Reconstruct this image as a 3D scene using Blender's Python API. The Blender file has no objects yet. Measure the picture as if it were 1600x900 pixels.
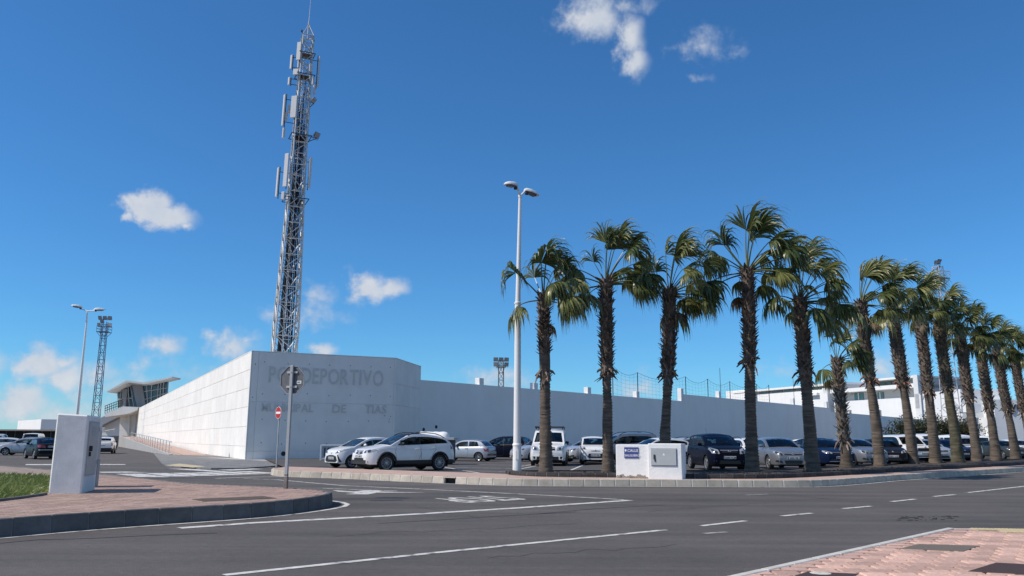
import bpy, bmesh, math, random
from mathutils import Vector, Matrix, noise
from mathutils.geometry import delaunay_2d_cdt
from mathutils.bvhtree import BVHTree

SC = bpy.context.scene
COL = SC.collection
R = math.radians

# ------------------------------------------------------------------ camera
FPX, CAMH, PITCH, ROLL = 1280.0, 1.45, math.atan(238 / 1280.0), R(0.3)
cam_d = bpy.data.cameras.new('camera')
cam = bpy.data.objects.new('camera', cam_d)
COL.objects.link(cam)
cam_d.sensor_width = 36.0
cam_d.lens = 36.0 * FPX / 1600.0
cam_d.clip_start, cam_d.clip_end = 0.1, 12000
cam.matrix_world = (Matrix.Translation((0, 0, CAMH)) @ Matrix.Rotation(math.pi / 2 + PITCH, 4, 'X')
                    @ Matrix.Rotation(ROLL, 4, 'Z'))
SC.camera = cam
SC.render.resolution_x, SC.render.resolution_y = 1024, 576
SC.view_settings.view_transform = 'Standard'
SC.view_settings.look = 'None'
SC.view_settings.exposure = 0.42
SC.view_settings.gamma = 1.0

# ------------------------------------------------------------------ sky and sun
SUN_ALPHA, SUN_EL = R(17), R(48)
SUN = Vector((-math.cos(SUN_ALPHA) * math.cos(SUN_EL), -math.sin(SUN_ALPHA) * math.cos(SUN_EL), math.sin(SUN_EL)))
sl = bpy.data.lights.new('sun', 'SUN')
sl.energy, sl.angle, sl.color = 3.35, R(0.53), (1.0, 0.925, 0.825)
so = bpy.data.objects.new('sun', sl)
COL.objects.link(so)
so.rotation_euler = (-SUN).to_track_quat('-Z', 'Y').to_euler()


def ray(u, v):
    """direction of the sight line through survey point (u, v) of the 1600 x 900 photograph"""
    x, y = (u - 800) / FPX, -(v - 450) / FPX
    c, s = math.cos(ROLL), math.sin(ROLL)
    x, y = c * x - s * y, s * x + c * y
    return Vector((x, math.cos(PITCH) - y * math.sin(PITCH), math.sin(PITCH) + y * math.cos(PITCH)))


def G(u, v, z=0.0):
    r = ray(u, v)
    p = r * ((z - CAMH) / r.z)
    return Vector((p.x, p.y, z))


def D(u, v, Y):
    r = ray(u, v)
    p = r * (Y / r.y)
    return Vector((p.x, p.y, p.z + CAMH))


def PL(A, d, u, v):
    """survey point on the vertical plane through A along horizontal direction d"""
    r = ray(u, v)
    n = Vector((d[1], -d[0], 0))
    t = (n.x * A[0] + n.y * A[1]) / (n.x * r.x + n.y * r.y)
    p = r * t
    return Vector((p.x, p.y, p.z + CAMH))


def new_nodes(tree):
    tree.nodes.clear()
    return tree.nodes, tree.links


def build_world():
    w = bpy.data.worlds.new('World')
    SC.world = w
    w.use_nodes = True
    N, L = new_nodes(w.node_tree)
    out = N.new('ShaderNodeOutputWorld')
    bg = N.new('ShaderNodeBackground')
    L.new(bg.outputs[0], out.inputs[0])
    sky = N.new('ShaderNodeTexSky')
    sky.sky_type = 'NISHITA'
    sky.sun_disc = False
    sky.sun_elevation = SUN_EL
    sky.sun_rotation = math.atan2(SUN.x, SUN.y)
    sky.altitude = 0
    sky.air_density, sky.dust_density, sky.ozone_density = 1.0, 0.0, 10.0
    bg.inputs['Strength'].default_value = 0.10
    tc = N.new('ShaderNodeTexCoord')
    hs = N.new('ShaderNodeVectorMath')      # white balance of the camera, the same all over the sky
    hs.operation = 'MULTIPLY'
    hs.inputs[1].default_value = (0.51, 0.855, 0.975)
    L.new(sky.outputs[0], hs.inputs[0])
    sep = N.new('ShaderNodeSeparateXYZ')
    L.new(tc.outputs['Generated'], sep.inputs[0])

    def math_n(op, a, b=None, clamp=False):
        n = N.new('ShaderNodeMath')
        n.operation = op
        n.use_clamp = clamp
        for i, x in enumerate((a, b)):
            if x is None:
                continue
            if isinstance(x, (int, float)):
                n.inputs[i].default_value = x
            else:
                L.new(x, n.inputs[i])
        return n.outputs[0]
    az = math_n('ARCTAN2', sep.outputs['X'], sep.outputs['Y'])
    el = math_n('ARCSINE', sep.outputs['Z'])
    comb = N.new('ShaderNodeCombineXYZ')
    L.new(az, comb.inputs[0])
    L.new(el, comb.inputs[1])
    # billows that break up the outline of every cloud
    nz = N.new('ShaderNodeTexNoise')
    nz.inputs['Scale'].default_value = 30
    nz.inputs['Detail'].default_value = 6
    nz.inputs['Roughness'].default_value = 0.6
    L.new(comb.outputs[0], nz.inputs['Vector'])
    off = N.new('ShaderNodeVectorMath')
    off.operation = 'MULTIPLY_ADD'
    off.inputs[1].default_value = (0.035, 0.03, 0)
    L.new(nz.outputs['Color'], off.inputs[0])
    sh = N.new('ShaderNodeVectorMath')
    sh.operation = 'SUBTRACT'
    sh.inputs[1].default_value = (0.0175, 0.015, 0)
    L.new(comb.outputs[0], sh.inputs[0])
    L.new(sh.outputs[0], off.inputs[2])
    P = off.outputs[0]
    best = None
    shade = None
    for (u, v, ru, rv, st) in CLOUDS:
        d = ray(u, v).normalized()
        a0, e0 = math.atan2(d.x, d.y), math.asin(d.z)
        d1 = ray(u + ru, v).normalized()
        d2 = ray(u, v - rv).normalized()
        ra = abs(math.atan2(d1.x, d1.y) - a0) + 1e-4
        re = abs(math.asin(d2.z) - e0) + 1e-4
        s = N.new('ShaderNodeVectorMath')
        s.operation = 'SUBTRACT'
        s.inputs[1].default_value = (a0, e0, 0)
        L.new(P, s.inputs[0])
        m = N.new('ShaderNodeVectorMath')
        m.operation = 'MULTIPLY'
        m.inputs[1].default_value = (1 / ra, 1 / re, 0)
        L.new(s.outputs[0], m.inputs[0])
        ln = N.new('ShaderNodeVectorMath')
        ln.operation = 'LENGTH'
        L.new(m.outputs[0], ln.inputs[0])
        val = math_n('MULTIPLY_ADD', ln.outputs['Value'], -st)
        val.node.inputs[2].default_value = st
        best = val if best is None else math_n('MAXIMUM', best, val)
    # heavier cloud added over the unseen sky to brighten the shaded walls
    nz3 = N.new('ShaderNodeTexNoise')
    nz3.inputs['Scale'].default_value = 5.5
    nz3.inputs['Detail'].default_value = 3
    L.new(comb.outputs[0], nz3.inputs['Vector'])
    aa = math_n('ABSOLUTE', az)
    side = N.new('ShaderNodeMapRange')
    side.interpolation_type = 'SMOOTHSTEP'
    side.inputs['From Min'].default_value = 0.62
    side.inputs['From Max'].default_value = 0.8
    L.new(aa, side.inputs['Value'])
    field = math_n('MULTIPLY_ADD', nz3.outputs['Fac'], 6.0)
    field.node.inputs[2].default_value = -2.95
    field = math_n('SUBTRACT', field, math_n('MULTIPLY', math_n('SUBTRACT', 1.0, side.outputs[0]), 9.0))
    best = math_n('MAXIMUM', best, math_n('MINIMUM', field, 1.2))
    nz2 = N.new('ShaderNodeTexNoise')
    nz2.inputs['Scale'].default_value = 60
    nz2.inputs['Detail'].default_value = 7
    nz2.inputs['Roughness'].default_value = 0.52
    L.new(comb.outputs[0], nz2.inputs['Vector'])
    n2 = math_n('MULTIPLY_ADD', nz2.outputs['Fac'], 1.1)
    n2.node.inputs[2].default_value = -0.55
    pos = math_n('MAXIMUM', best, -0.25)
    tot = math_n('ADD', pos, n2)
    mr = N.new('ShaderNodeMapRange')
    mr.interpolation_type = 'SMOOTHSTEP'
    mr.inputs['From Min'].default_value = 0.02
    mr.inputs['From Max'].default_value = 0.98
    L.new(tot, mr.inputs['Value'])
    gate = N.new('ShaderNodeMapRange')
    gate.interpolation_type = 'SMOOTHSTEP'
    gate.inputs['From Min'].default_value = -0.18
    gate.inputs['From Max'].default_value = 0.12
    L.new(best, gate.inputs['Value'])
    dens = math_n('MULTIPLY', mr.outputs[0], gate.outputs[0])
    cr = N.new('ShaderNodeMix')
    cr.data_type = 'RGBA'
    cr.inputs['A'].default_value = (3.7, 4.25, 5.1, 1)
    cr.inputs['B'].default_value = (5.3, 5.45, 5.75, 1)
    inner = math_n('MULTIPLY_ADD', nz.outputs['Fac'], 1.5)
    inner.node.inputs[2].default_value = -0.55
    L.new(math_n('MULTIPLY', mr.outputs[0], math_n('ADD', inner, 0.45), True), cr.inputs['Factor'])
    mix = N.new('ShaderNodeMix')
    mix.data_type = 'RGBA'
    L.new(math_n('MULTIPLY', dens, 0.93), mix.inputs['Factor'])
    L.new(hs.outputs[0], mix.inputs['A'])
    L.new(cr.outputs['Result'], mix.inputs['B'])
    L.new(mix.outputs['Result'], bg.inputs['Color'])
    w.cycles.sampling_method = 'MANUAL'
    w.cycles.sample_map_resolution = 512


# clouds: survey position, half width, half height, firmness
CLOUDS = [(228, 322, 50, 36, 1.7), (262, 338, 62, 28, 1.6), (244, 312, 34, 26, 1.5), (200, 340, 16, 10, 1.0), (292, 350, 24, 10, 1.1),
          (580, 452, 50, 30, 1.35), (608, 450, 40, 22, 1.2), (565, 462, 24, 12, 1.0), (556, 470, 40, 14, .5),
          (925, 26, 66, 50, 1.15), (985, 55, 36, 50, 1.1), (990, 96, 34, 38, 1.0), (970, 8, 80, 22, .6), (880, 40, 40, 20, .5),
          (1100, 72, 60, 36, .55), (1152, 84, 34, 18, .45), (1108, 50, 20, 26, .45), (1100, 120, 26, 12, .3),
          (500, 470, 50, 34, .6), (480, 492, 90, 30, .55), (430, 492, 40, 16, .5), (545, 430, 16, 20, .3), (365, 540, 56, 34, .9), (340, 525, 26, 16, .6), (390, 528, 26, 18, .6),
          (258, 540, 46, 24, .9), (230, 568, 60, 20, .5), (505, 548, 30, 16, 1.1),
          (62, 566, 56, 38, 1.45), (98, 588, 60, 44, 1.2), (30, 632, 66, 42, 1.4), (150, 588, 64, 34, .75), (120, 622, 56, 30, .6), (100, 560, 40, 22, 1.0),
          (-10, 565, 40, 30, .8), (190, 610, 130, 60, .55), (90, 645, 180, 36, .7),
          (775, 590, 80, 28, .8), (800, 598, 60, 20, .6), (1000, 602, 70, 30, .6), (960, 610, 50, 20, .4), (1370, 575, 90, 46, .62), (1400, 560, 40, 24, .5),
          (1215, 575, 60, 26, .36), (320, 590, 90, 36, .4)]
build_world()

# ------------------------------------------------------------------ materials
MATS = {}


def mat(name, col, rough=0.6, metal=0.0, var=0.0, vscale=3.0, bump=0.0, bscale=40.0, coat=0.0, spec=0.5,
        island=0.0, objvar=0.0, grain=0.0, gscale=90.0, detail=4.0, streak=0.0, hueto=None, hth=(0.42, 0.62), rings=0.0, tracks=0.0):
    if name in MATS:
        return MATS[name]
    m = bpy.data.materials.new(name)
    MATS[name] = m
    m.use_nodes = True
    N, L = m.node_tree.nodes, m.node_tree.links
    b = N['Principled BSDF']
    b.inputs['Roughness'].default_value = rough
    b.inputs['Metallic'].default_value = metal
    b.inputs['Coat Weight'].default_value = coat
    b.inputs['Coat Roughness'].default_value = 0.04
    b.inputs['Specular IOR Level'].default_value = spec
    b.inputs['Base Color'].default_value = (*col, 1)
    tc = N.new('ShaderNodeTexCoord')
    src = None
    geo = N.new('ShaderNodeNewGeometry')

    def scaled(prev, fac_out, amt):
        """brightness multiplied by 1 - amt/2 ... 1 + amt/2"""
        mr = N.new('ShaderNodeMapRange')
        mr.inputs['To Min'].default_value = 1 - amt
        mr.inputs['To Max'].default_value = 1 + amt
        L.new(fac_out, mr.inputs['Value'])
        vm = N.new('ShaderNodeVectorMath')
        vm.operation = 'SCALE'
        if prev is None:
            vm.inputs[0].default_value = col
        else:
            L.new(prev, vm.inputs[0])
        L.new(mr.outputs[0], vm.inputs['Scale'])
        return vm.outputs[0]
    if hueto is not None:
        nz = N.new('ShaderNodeTexNoise')
        nz.inputs['Scale'].default_value = vscale * 0.6
        nz.inputs['Detail'].default_value = 5
        L.new(geo.outputs['Position'], nz.inputs['Vector'])
        mr = N.new('ShaderNodeMapRange')
        mr.inputs['From Min'].default_value = hth[0]
        mr.inputs['From Max'].default_value = hth[1]
        L.new(nz.outputs['Fac'], mr.inputs['Value'])
        mx = N.new('ShaderNodeMix')
        mx.data_type = 'RGBA'
        mx.inputs['A'].default_value = (*col, 1)
        mx.inputs['B'].default_value = (*hueto, 1)
        L.new(mr.outputs[0], mx.inputs['Factor'])
        src = mx.outputs['Result']
    if var:
        nz = N.new('ShaderNodeTexNoise')
        nz.inputs['Scale'].default_value = vscale
        nz.inputs['Detail'].default_value = detail
        nz.inputs['Roughness'].default_value = 0.65
        L.new(geo.outputs['Position'], nz.inputs['Vector'])
        mr = N.new('ShaderNodeMapRange')
        mr.inputs['From Min'].default_value = 0.28
        mr.inputs['From Max'].default_value = 0.72
        L.new(nz.outputs['Fac'], mr.inputs['Value'])
        src = scaled(src, mr.outputs[0], var)
    if tracks:
        mp = N.new('ShaderNodeMapping')
        mp.inputs['Rotation'].default_value = (0, 0, R(-44))
        mp.inputs['Scale'].default_value = (.05, .9, 1)
        L.new(geo.outputs['Position'], mp.inputs['Vector'])
        nz = N.new('ShaderNodeTexNoise')
        nz.inputs['Scale'].default_value = 1.0
        nz.inputs['Detail'].default_value = 7
        nz.inputs['Roughness'].default_value = 0.6
        L.new(mp.outputs[0], nz.inputs['Vector'])
        mr = N.new('ShaderNodeMapRange')
        mr.inputs['From Min'].default_value = 0.3
        mr.inputs['From Max'].default_value = 0.7
        L.new(nz.outputs['Fac'], mr.inputs['Value'])
        src = scaled(src, mr.outputs[0], tracks)
        nz = N.new('ShaderNodeTexNoise')
        nz.inputs['Scale'].default_value = 9.0
        nz.inputs['Detail'].default_value = 8
        nz.inputs['Roughness'].default_value = 0.75
        L.new(geo.outputs['Position'], nz.inputs['Vector'])
        mr = N.new('ShaderNodeMapRange')
        mr.inputs['From Min'].default_value = 0.3
        mr.inputs['From Max'].default_value = 0.7
        L.new(nz.outputs['Fac'], mr.inputs['Value'])
        src = scaled(src, mr.outputs[0], .22)
    if rings:
        mp = N.new('ShaderNodeMapping')
        mp.inputs['Scale'].default_value = (1.2, 1.2, 11)
        L.new(geo.outputs['Position'], mp.inputs['Vector'])
        nz = N.new('ShaderNodeTexNoise')
        nz.inputs['Scale'].default_value = 1.0
        nz.inputs['Detail'].default_value = 4
        L.new(mp.outputs[0], nz.inputs['Vector'])
        mr = N.new('ShaderNodeMapRange')
        mr.inputs['From Min'].default_value = 0.35
        mr.inputs['From Max'].default_value = 0.65
        L.new(nz.outputs['Fac'], mr.inputs['Value'])
        src = scaled(src, mr.outputs[0], rings)
    if grain:
        nz = N.new('ShaderNodeTexNoise')
        nz.inputs['Scale'].default_value = gscale
        nz.inputs['Detail'].default_value = 2
        L.new(geo.outputs['Position'], nz.inputs['Vector'])
        mr = N.new('ShaderNodeMapRange')
        mr.inputs['From Min'].default_value = 0.32
        mr.inputs['From Max'].default_value = 0.68
        L.new(nz.outputs['Fac'], mr.inputs['Value'])
        src = scaled(src, mr.outputs[0], grain)
    if streak:
        mp = N.new('ShaderNodeMapping')
        mp.inputs['Scale'].default_value = (1.3, 1.3, 0.06)
        L.new(geo.outputs['Position'], mp.inputs['Vector'])
        nz = N.new('ShaderNodeTexNoise')
        nz.inputs['Scale'].default_value = 1.0
        nz.inputs['Detail'].default_value = 6
        L.new(mp.outputs[0], nz.inputs['Vector'])
        src = scaled(src, nz.outputs['Fac'], streak)
    if island:
        src = scaled(src, geo.outputs['Random Per Island'], island)
    if objvar:
        oi = N.new('ShaderNodeObjectInfo')
        src = scaled(src, oi.outputs['Random'], objvar)
    if src is not None:
        L.new(src, b.inputs['Base Color'])
    if bump:
        nb = N.new('ShaderNodeTexNoise')
        nb.inputs['Scale'].default_value = bscale
        nb.inputs['Detail'].default_value = 5
        L.new(geo.outputs['Position'], nb.inputs['Vector'])
        bp = N.new('ShaderNodeBump')
        bp.inputs['Strength'].default_value = bump
        bp.inputs['Distance'].default_value = 0.02
        L.new(nb.outputs['Fac'], bp.inputs['Height'])
        L.new(bp.outputs[0], b.inputs['Normal'])
    return m


def glass_mat(name, tint, alpha):
    if name in MATS:
        return MATS[name]
    m = bpy.data.materials.new(name)
    MATS[name] = m
    m.use_nodes = True
    N, L = new_nodes(m.node_tree)
    out = N.new('ShaderNodeOutputMaterial')
    tr = N.new('ShaderNodeBsdfTransparent')
    tr.inputs[0].default_value = (*[alpha * c for c in tint], 1)
    gl = N.new('ShaderNodeBsdfGlossy')
    gl.inputs['Roughness'].default_value = 0.03
    gl.inputs['Color'].default_value = (0.9, 0.95, 1, 1)
    fr = N.new('ShaderNodeFresnel')
    fr.inputs[0].default_value = 1.55
    mix = N.new('ShaderNodeMixShader')
    L.new(fr.outputs[0], mix.inputs[0])
    L.new(tr.outputs[0], mix.inputs[1])
    L.new(gl.outputs[0], mix.inputs[2])
    L.new(mix.outputs[0], out.inputs[0])
    return m


def leaf_mat(name, a, b, objvar=0.35, trans=0.3, rough=0.45):
    m = bpy.data.materials.new(name)
    MATS[name] = m
    m.use_nodes = True
    N, L = new_nodes(m.node_tree)
    out = N.new('ShaderNodeOutputMaterial')
    pb = N.new('ShaderNodeBsdfPrincipled')
    pb.inputs['Roughness'].default_value = rough
    tl = N.new('ShaderNodeBsdfTranslucent')
    geo = N.new('ShaderNodeNewGeometry')
    oi = N.new('ShaderNodeObjectInfo')
    mx = N.new('ShaderNodeMix')
    mx.data_type = 'RGBA'
    mx.inputs['A'].default_value = (*a, 1)
    mx.inputs['B'].default_value = (*b, 1)
    ad = N.new('ShaderNodeMath')
    ad.operation = 'MULTIPLY_ADD'
    ad.inputs[1].default_value = 0.5
    mu = N.new('ShaderNodeMath')
    mu.operation = 'MULTIPLY'
    mu.inputs[1].default_value = 0.5
    L.new(oi.outputs['Random'], mu.inputs[0])
    L.new(geo.outputs['Random Per Island'], ad.inputs[0])
    L.new(mu.outputs[0], ad.inputs[2])
    pw = N.new('ShaderNodeMath')
    pw.operation = 'POWER'
    pw.inputs[1].default_value = 1.8
    L.new(ad.outputs[0], pw.inputs[0])
    L.new(pw.outputs[0], mx.inputs['Factor'])
    L.new(mx.outputs['Result'], pb.inputs['Base Color'])
    L.new(mx.outputs['Result'], tl.inputs['Color'])
    ms = N.new('ShaderNodeMixShader')
    ms.inputs[0].default_value = trans
    L.new(pb.outputs[0], ms.inputs[1])
    L.new(tl.outputs[0], ms.inputs[2])
    L.new(ms.outputs[0], out.inputs[0])
    return m


# ------------------------------------------------------------------ building blocks
class MB:
    """collects shapes and links them as one mesh object"""
    def __init__(s):
        s.v, s.f, s.m = [], [], []

    def add(s, verts, faces, mi=0):
        o = len(s.v)
        s.v += [tuple(p) for p in verts]
        s.f += [tuple(i + o for i in f) for f in faces]
        s.m += [mi] * len(faces)

    def box(s, c, d, rz=0.0, mi=0, M=None):
        x, y, z = d[0] / 2, d[1] / 2, d[2] / 2
        vs = [Vector((a * x, b * y, e * z)) for a in (-1, 1) for b in (-1, 1) for e in (-1, 1)]
        T = Matrix.Translation(c) @ Matrix.Rotation(rz, 4, 'Z') if M is None else M
        s.add([T @ v for v in vs], [(0, 1, 3, 2), (4, 6, 7, 5), (0, 4, 5, 1), (2, 3, 7, 6), (0, 2, 6, 4), (1, 5, 7, 3)], mi)

    def hexa(s, low, high, mi=0):
        """solid between two loops of equal length"""
        n = len(low)
        s.add(list(low) + list(high), [tuple(range(n))[::-1], tuple(range(n, 2 * n))] +
              [(i, (i + 1) % n, n + (i + 1) % n, n + i) for i in range(n)], mi)

    def prism(s, poly, z0, z1, mi=0):
        s.hexa([(p[0], p[1], z0) for p in poly], [(p[0], p[1], z1) for p in poly], mi)

    def tube(s, pts, r, n=6, mi=0, caps=True):
        pts = [Vector(p) for p in pts]
        rs = r if isinstance(r, (list, tuple)) else [r] * len(pts)
        rings = []
        for i, p in enumerate(pts):
            t = (pts[min(i + 1, len(pts) - 1)] - pts[max(i - 1, 0)]).normalized()
            a = t.cross(Vector((0, 0, 1)))
            if a.length < 1e-3:
                a = t.cross(Vector((0, 1, 0)))
            a.normalize()
            b = t.cross(a)
            rings.append([p + (a * math.cos(2 * math.pi * k / n) + b * math.sin(2 * math.pi * k / n)) * rs[i] for k in range(n)])
        vs = [q for rg in rings for q in rg]
        fs = [(i * n + k, i * n + (k + 1) % n, (i + 1) * n + (k + 1) % n, (i + 1) * n + k) for i in range(len(pts) - 1) for k in range(n)]
        if caps:
            fs += [tuple(range(n))[::-1], tuple(range((len(pts) - 1) * n, len(pts) * n))]
        s.add(vs, fs, mi)

    def lathe(s, prof, n=20, mi=0, M=None, close=False, caps=True):
        """profile (r, h) turned round the local z axis"""
        vs = []
        for (r, h) in prof:
            for k in range(n):
                p = Vector((r * math.cos(2 * math.pi * k / n), r * math.sin(2 * math.pi * k / n), h))
                vs.append(M @ p if M else p)
        m = len(prof)
        fs = [(i * n + k, i * n + (k + 1) % n, (i + 1) * n + (k + 1) % n, (i + 1) * n + k) for i in range(m - 1) for k in range(n)]
        if close:
            fs += [((m - 1) * n + k, (m - 1) * n + (k + 1) % n, (k + 1) % n, k) for k in range(n)]
        elif caps:
            if prof[0][0] > 1e-4:
                fs.append(tuple(range(n))[::-1])
            if prof[-1][0] > 1e-4:
                fs.append(tuple(range((m - 1) * n, m * n)))
        s.add(vs, fs, mi)

    def mesh(s, name, mats, smooth=None, bevel=0.0):
        me = bpy.data.meshes.new(name)
        me.from_pydata(s.v, [], s.f)
        for x in (mats if isinstance(mats, (list, tuple)) else [mats]):
            me.materials.append(x)
        me.polygons.foreach_set('material_index', s.m)
        bm = bmesh.new()
        bm.from_mesh(me)
        bmesh.ops.remove_doubles(bm, verts=bm.verts, dist=1e-5)
        bmesh.ops.recalc_face_normals(bm, faces=bm.faces)
        if bevel:
            es = [e for e in bm.edges if len(e.link_faces) == 2 and e.calc_face_angle(0) > 0.6]
            bmesh.ops.bevel(bm, geom=es, offset=bevel, segments=1, affect='EDGES', clamp_overlap=True)
        bm.to_mesh(me)
        bm.free()
        if smooth is not None:
            me.polygons.foreach_set('use_smooth', [True] * len(me.polygons))
            me.set_sharp_from_angle(angle=R(smooth))
        me.update()
        return me

    def build(s, name, mats, parent=None, smooth=None, bevel=0.0):
        return link(name, s.mesh(name, mats, smooth, bevel), parent)


def link(name, me, parent=None, loc=None, rot=None):
    o = bpy.data.objects.new(name, me)
    COL.objects.link(o)
    if parent is not None:
        o.parent = parent
    if loc is not None:
        o.location = loc
    if rot is not None:
        o.rotation_euler = rot
    return o


def tag(o, label=None, cat=None, group=None, kind=None):
    for k, v in (('label', label), ('category', cat), ('group', group), ('kind', kind)):
        if v:
            o[k] = v
    return o


def thing(name, label, cat, loc=(0, 0, 0), rz=0.0, group=None):
    o = link(name, None)
    o.location = loc
    o.rotation_euler = (0, 0, rz)
    return tag(o, label, cat, group)


def copy_tree(o, parent=None):
    c = o.copy()
    COL.objects.link(c)
    if parent is not None:
        c.parent = parent
    for ch in [x for x in o.children]:
        copy_tree(ch, c)
    return c


def spline(pts, step):
    """Catmull-Rom through 2D points, resampled at an even step"""
    P = [Vector((p[0], p[1])) for p in pts]
    P = [P[0] * 2 - P[1]] + P + [P[-1] * 2 - P[-2]]
    dense = []
    for i in range(1, len(P) - 2):
        for k in range(12):
            t = k / 12
            a, b, c, d = P[i - 1], P[i], P[i + 1], P[i + 2]
            dense.append(0.5 * (2 * b + (c - a) * t + (2 * a - 5 * b + 4 * c - d) * t * t + (3 * b - a - 3 * c + d) * t ** 3))
    dense.append(P[-2])
    out, acc = [dense[0]], 0.0
    for a, b in zip(dense, dense[1:]):
        l = (b - a).length
        while acc + l >= step:
            f = (step - acc) / l
            a = a + (b - a) * f
            out.append(a.copy())
            l = (b - a).length
            acc = 0.0
        acc += l
    return out


def inside(p, poly):
    c = False
    j = len(poly) - 1
    for i in range(len(poly)):
        a, b = poly[i], poly[j]
        if (a[1] > p[1]) != (b[1] > p[1]) and p[0] < (b[0] - a[0]) * (p[1] - a[1]) / (b[1] - a[1]) + a[0]:
            c = not c
        j = i
    return c


def cdt(outer, holes, step):
    """triangles of a 2D outline: list of vertices, triangles, index of the hole each triangle lies in (-1 none)"""
    vs, es = [], []
    for lp in [outer] + holes:
        o = len(vs)
        vs += [Vector((p[0], p[1])) for p in lp]
        es += [(o + i, o + (i + 1) % len(lp)) for i in range(len(lp))]
    xs = [p[0] for p in outer]
    ys = [p[1] for p in outer]
    nx, ny = int((max(xs) - min(xs)) / step) + 1, int((max(ys) - min(ys)) / step) + 1
    for i in range(1, nx):
        for j in range(1, ny):
            p = (min(xs) + i * step + (0.5 * step if j % 2 else 0), min(ys) + j * step)
            if inside(p, outer):
                vs.append(Vector(p))
    V, E, F, _, _, _ = delaunay_2d_cdt(vs, es, [], 0, 1e-5)
    tris, tg = [], []
    for f in F:
        c = ((V[f[0]].x + V[f[1]].x + V[f[2]].x) / 3, (V[f[0]].y + V[f[1]].y + V[f[2]].y) / 3)
        if not inside(c, outer):
            continue
        k = -1
        for hi, h in enumerate(holes):
            if inside(c, h):
                k = hi
        tris.append(f)
        tg.append(k)
    return V, tris, tg


def text_mesh(txt, size, extrude, bold=0.0, space=1.0, align='LEFT'):
    c = bpy.data.curves.new('letters', 'FONT')
    c.body, c.size, c.extrude, c.offset = txt, size, extrude, bold
    c.space_character = space
    c.align_x = align
    c.resolution_u = 3
    o = bpy.data.objects.new('letters', c)
    me = bpy.data.meshes.new_from_object(o)
    bpy.data.objects.remove(o)
    bpy.data.curves.remove(c)
    return me

# ------------------------------------------------------------------ vehicles
def pchip(pts):
    xs = [p[0] for p in pts]
    ys = [p[1] for p in pts]
    n = len(xs)
    h = [xs[i + 1] - xs[i] for i in range(n - 1)]
    dl = [(ys[i + 1] - ys[i]) / h[i] for i in range(n - 1)]
    m = [dl[0]] + [0 if dl[i - 1] * dl[i] <= 0 else 2 * dl[i - 1] * dl[i] / (dl[i - 1] + dl[i]) for i in range(1, n - 1)] + [dl[-1]]

    def f(x):
        if x <= xs[0]:
            return ys[0]
        if x >= xs[-1]:
            return ys[-1]
        i = 0
        while x > xs[i + 1]:
            i += 1
        t = (x - xs[i]) / h[i]
        return (ys[i] * (1 + 2 * t) * (1 - t) ** 2 + m[i] * h[i] * t * (1 - t) ** 2 + ys[i + 1] * t * t * (3 - 2 * t)
                + m[i + 1] * h[i] * t * t * (t - 1))
    return f


def paint(name, col, metal=0.0, rough=0.35):
    m = mat('paint_' + name, col, rough, metal, coat=0.8 if max(col) > .1 else 0, var=0.06, vscale=2.0, spec=0.5 if max(col) > .1 else .2)
    if max(col) < .1:
        m.node_tree.nodes['Principled BSDF'].inputs['IOR'].default_value = 1.3
    return m


PAINT = {
    'white': paint('white', (.72, .72, .71)), 'silver': paint('silver', (.36, .375, .40), .55, .4),
    'grey': paint('grey', (.12, .125, .135), .4), 'navy': paint('navy', (.004, .005, .013), 0, .3),
    'blue': paint('blue', (.006, .014, .045), .1, .3), 'black': paint('black', (.008, .009, .012)),
    'pale': paint('pale', (.46, .47, .48), .35, .4), 'slate': paint('slate', (.05, .065, .07), .3),
    'mid': paint('mid', (.22, .235, .26), .5, .38), 'dark': paint('dark', (.012, .012, .016), .1)}
M_TRIM = mat('black_trim', (.012, .012, .013), .45)
M_CLAD = mat('plastic_cladding', (.022, .022, .024), .6, bump=.1, bscale=200)
M_TYRE = mat('tyre_rubber', (.018, .018, .018), .8)
M_RIM = mat('rim_alloy', (.45, .46, .48), .3, .7)
M_RIMD = mat('rim_dark', (.06, .06, .065), .4, .5)
M_CHROME = mat('chrome', (.55, .55, .56), .32, .8)
M_LAMP = mat('lamp_clear', (.42, .44, .46), .12, .35, coat=1)
M_LAMPD = mat('lamp_dark', (.05, .052, .058), .12, .2, coat=1)
M_BULB = mat('lamp_bowl', (.75, .76, .78), .1, .8, coat=1)
M_TAIL = mat('tail_red', (.22, .012, .014), .2, coat=1)
M_AMBER = mat('indicator_amber', (.5, .16, .02), .2, coat=1)
M_PLATE = mat('plate_white', (.62, .62, .62), .4)
M_PTXT = mat('plate_text', (.02, .02, .025), .5)
M_PBLUE = mat('plate_blue', (.02, .05, .3), .4)
M_INT = mat('car_interior', (.06, .06, .065), .8)
M_SEAT = mat('car_seat', (.16, .155, .15), .9)
M_GLASS = glass_mat('car_glass', (.66, .86, .9), .72)
M_PRIV = glass_mat('car_privacy_glass', (.5, .6, .7), .1)
M_UNDER = mat('underbody', (.01, .01, .01), .9)

WHEELS = {}


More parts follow.
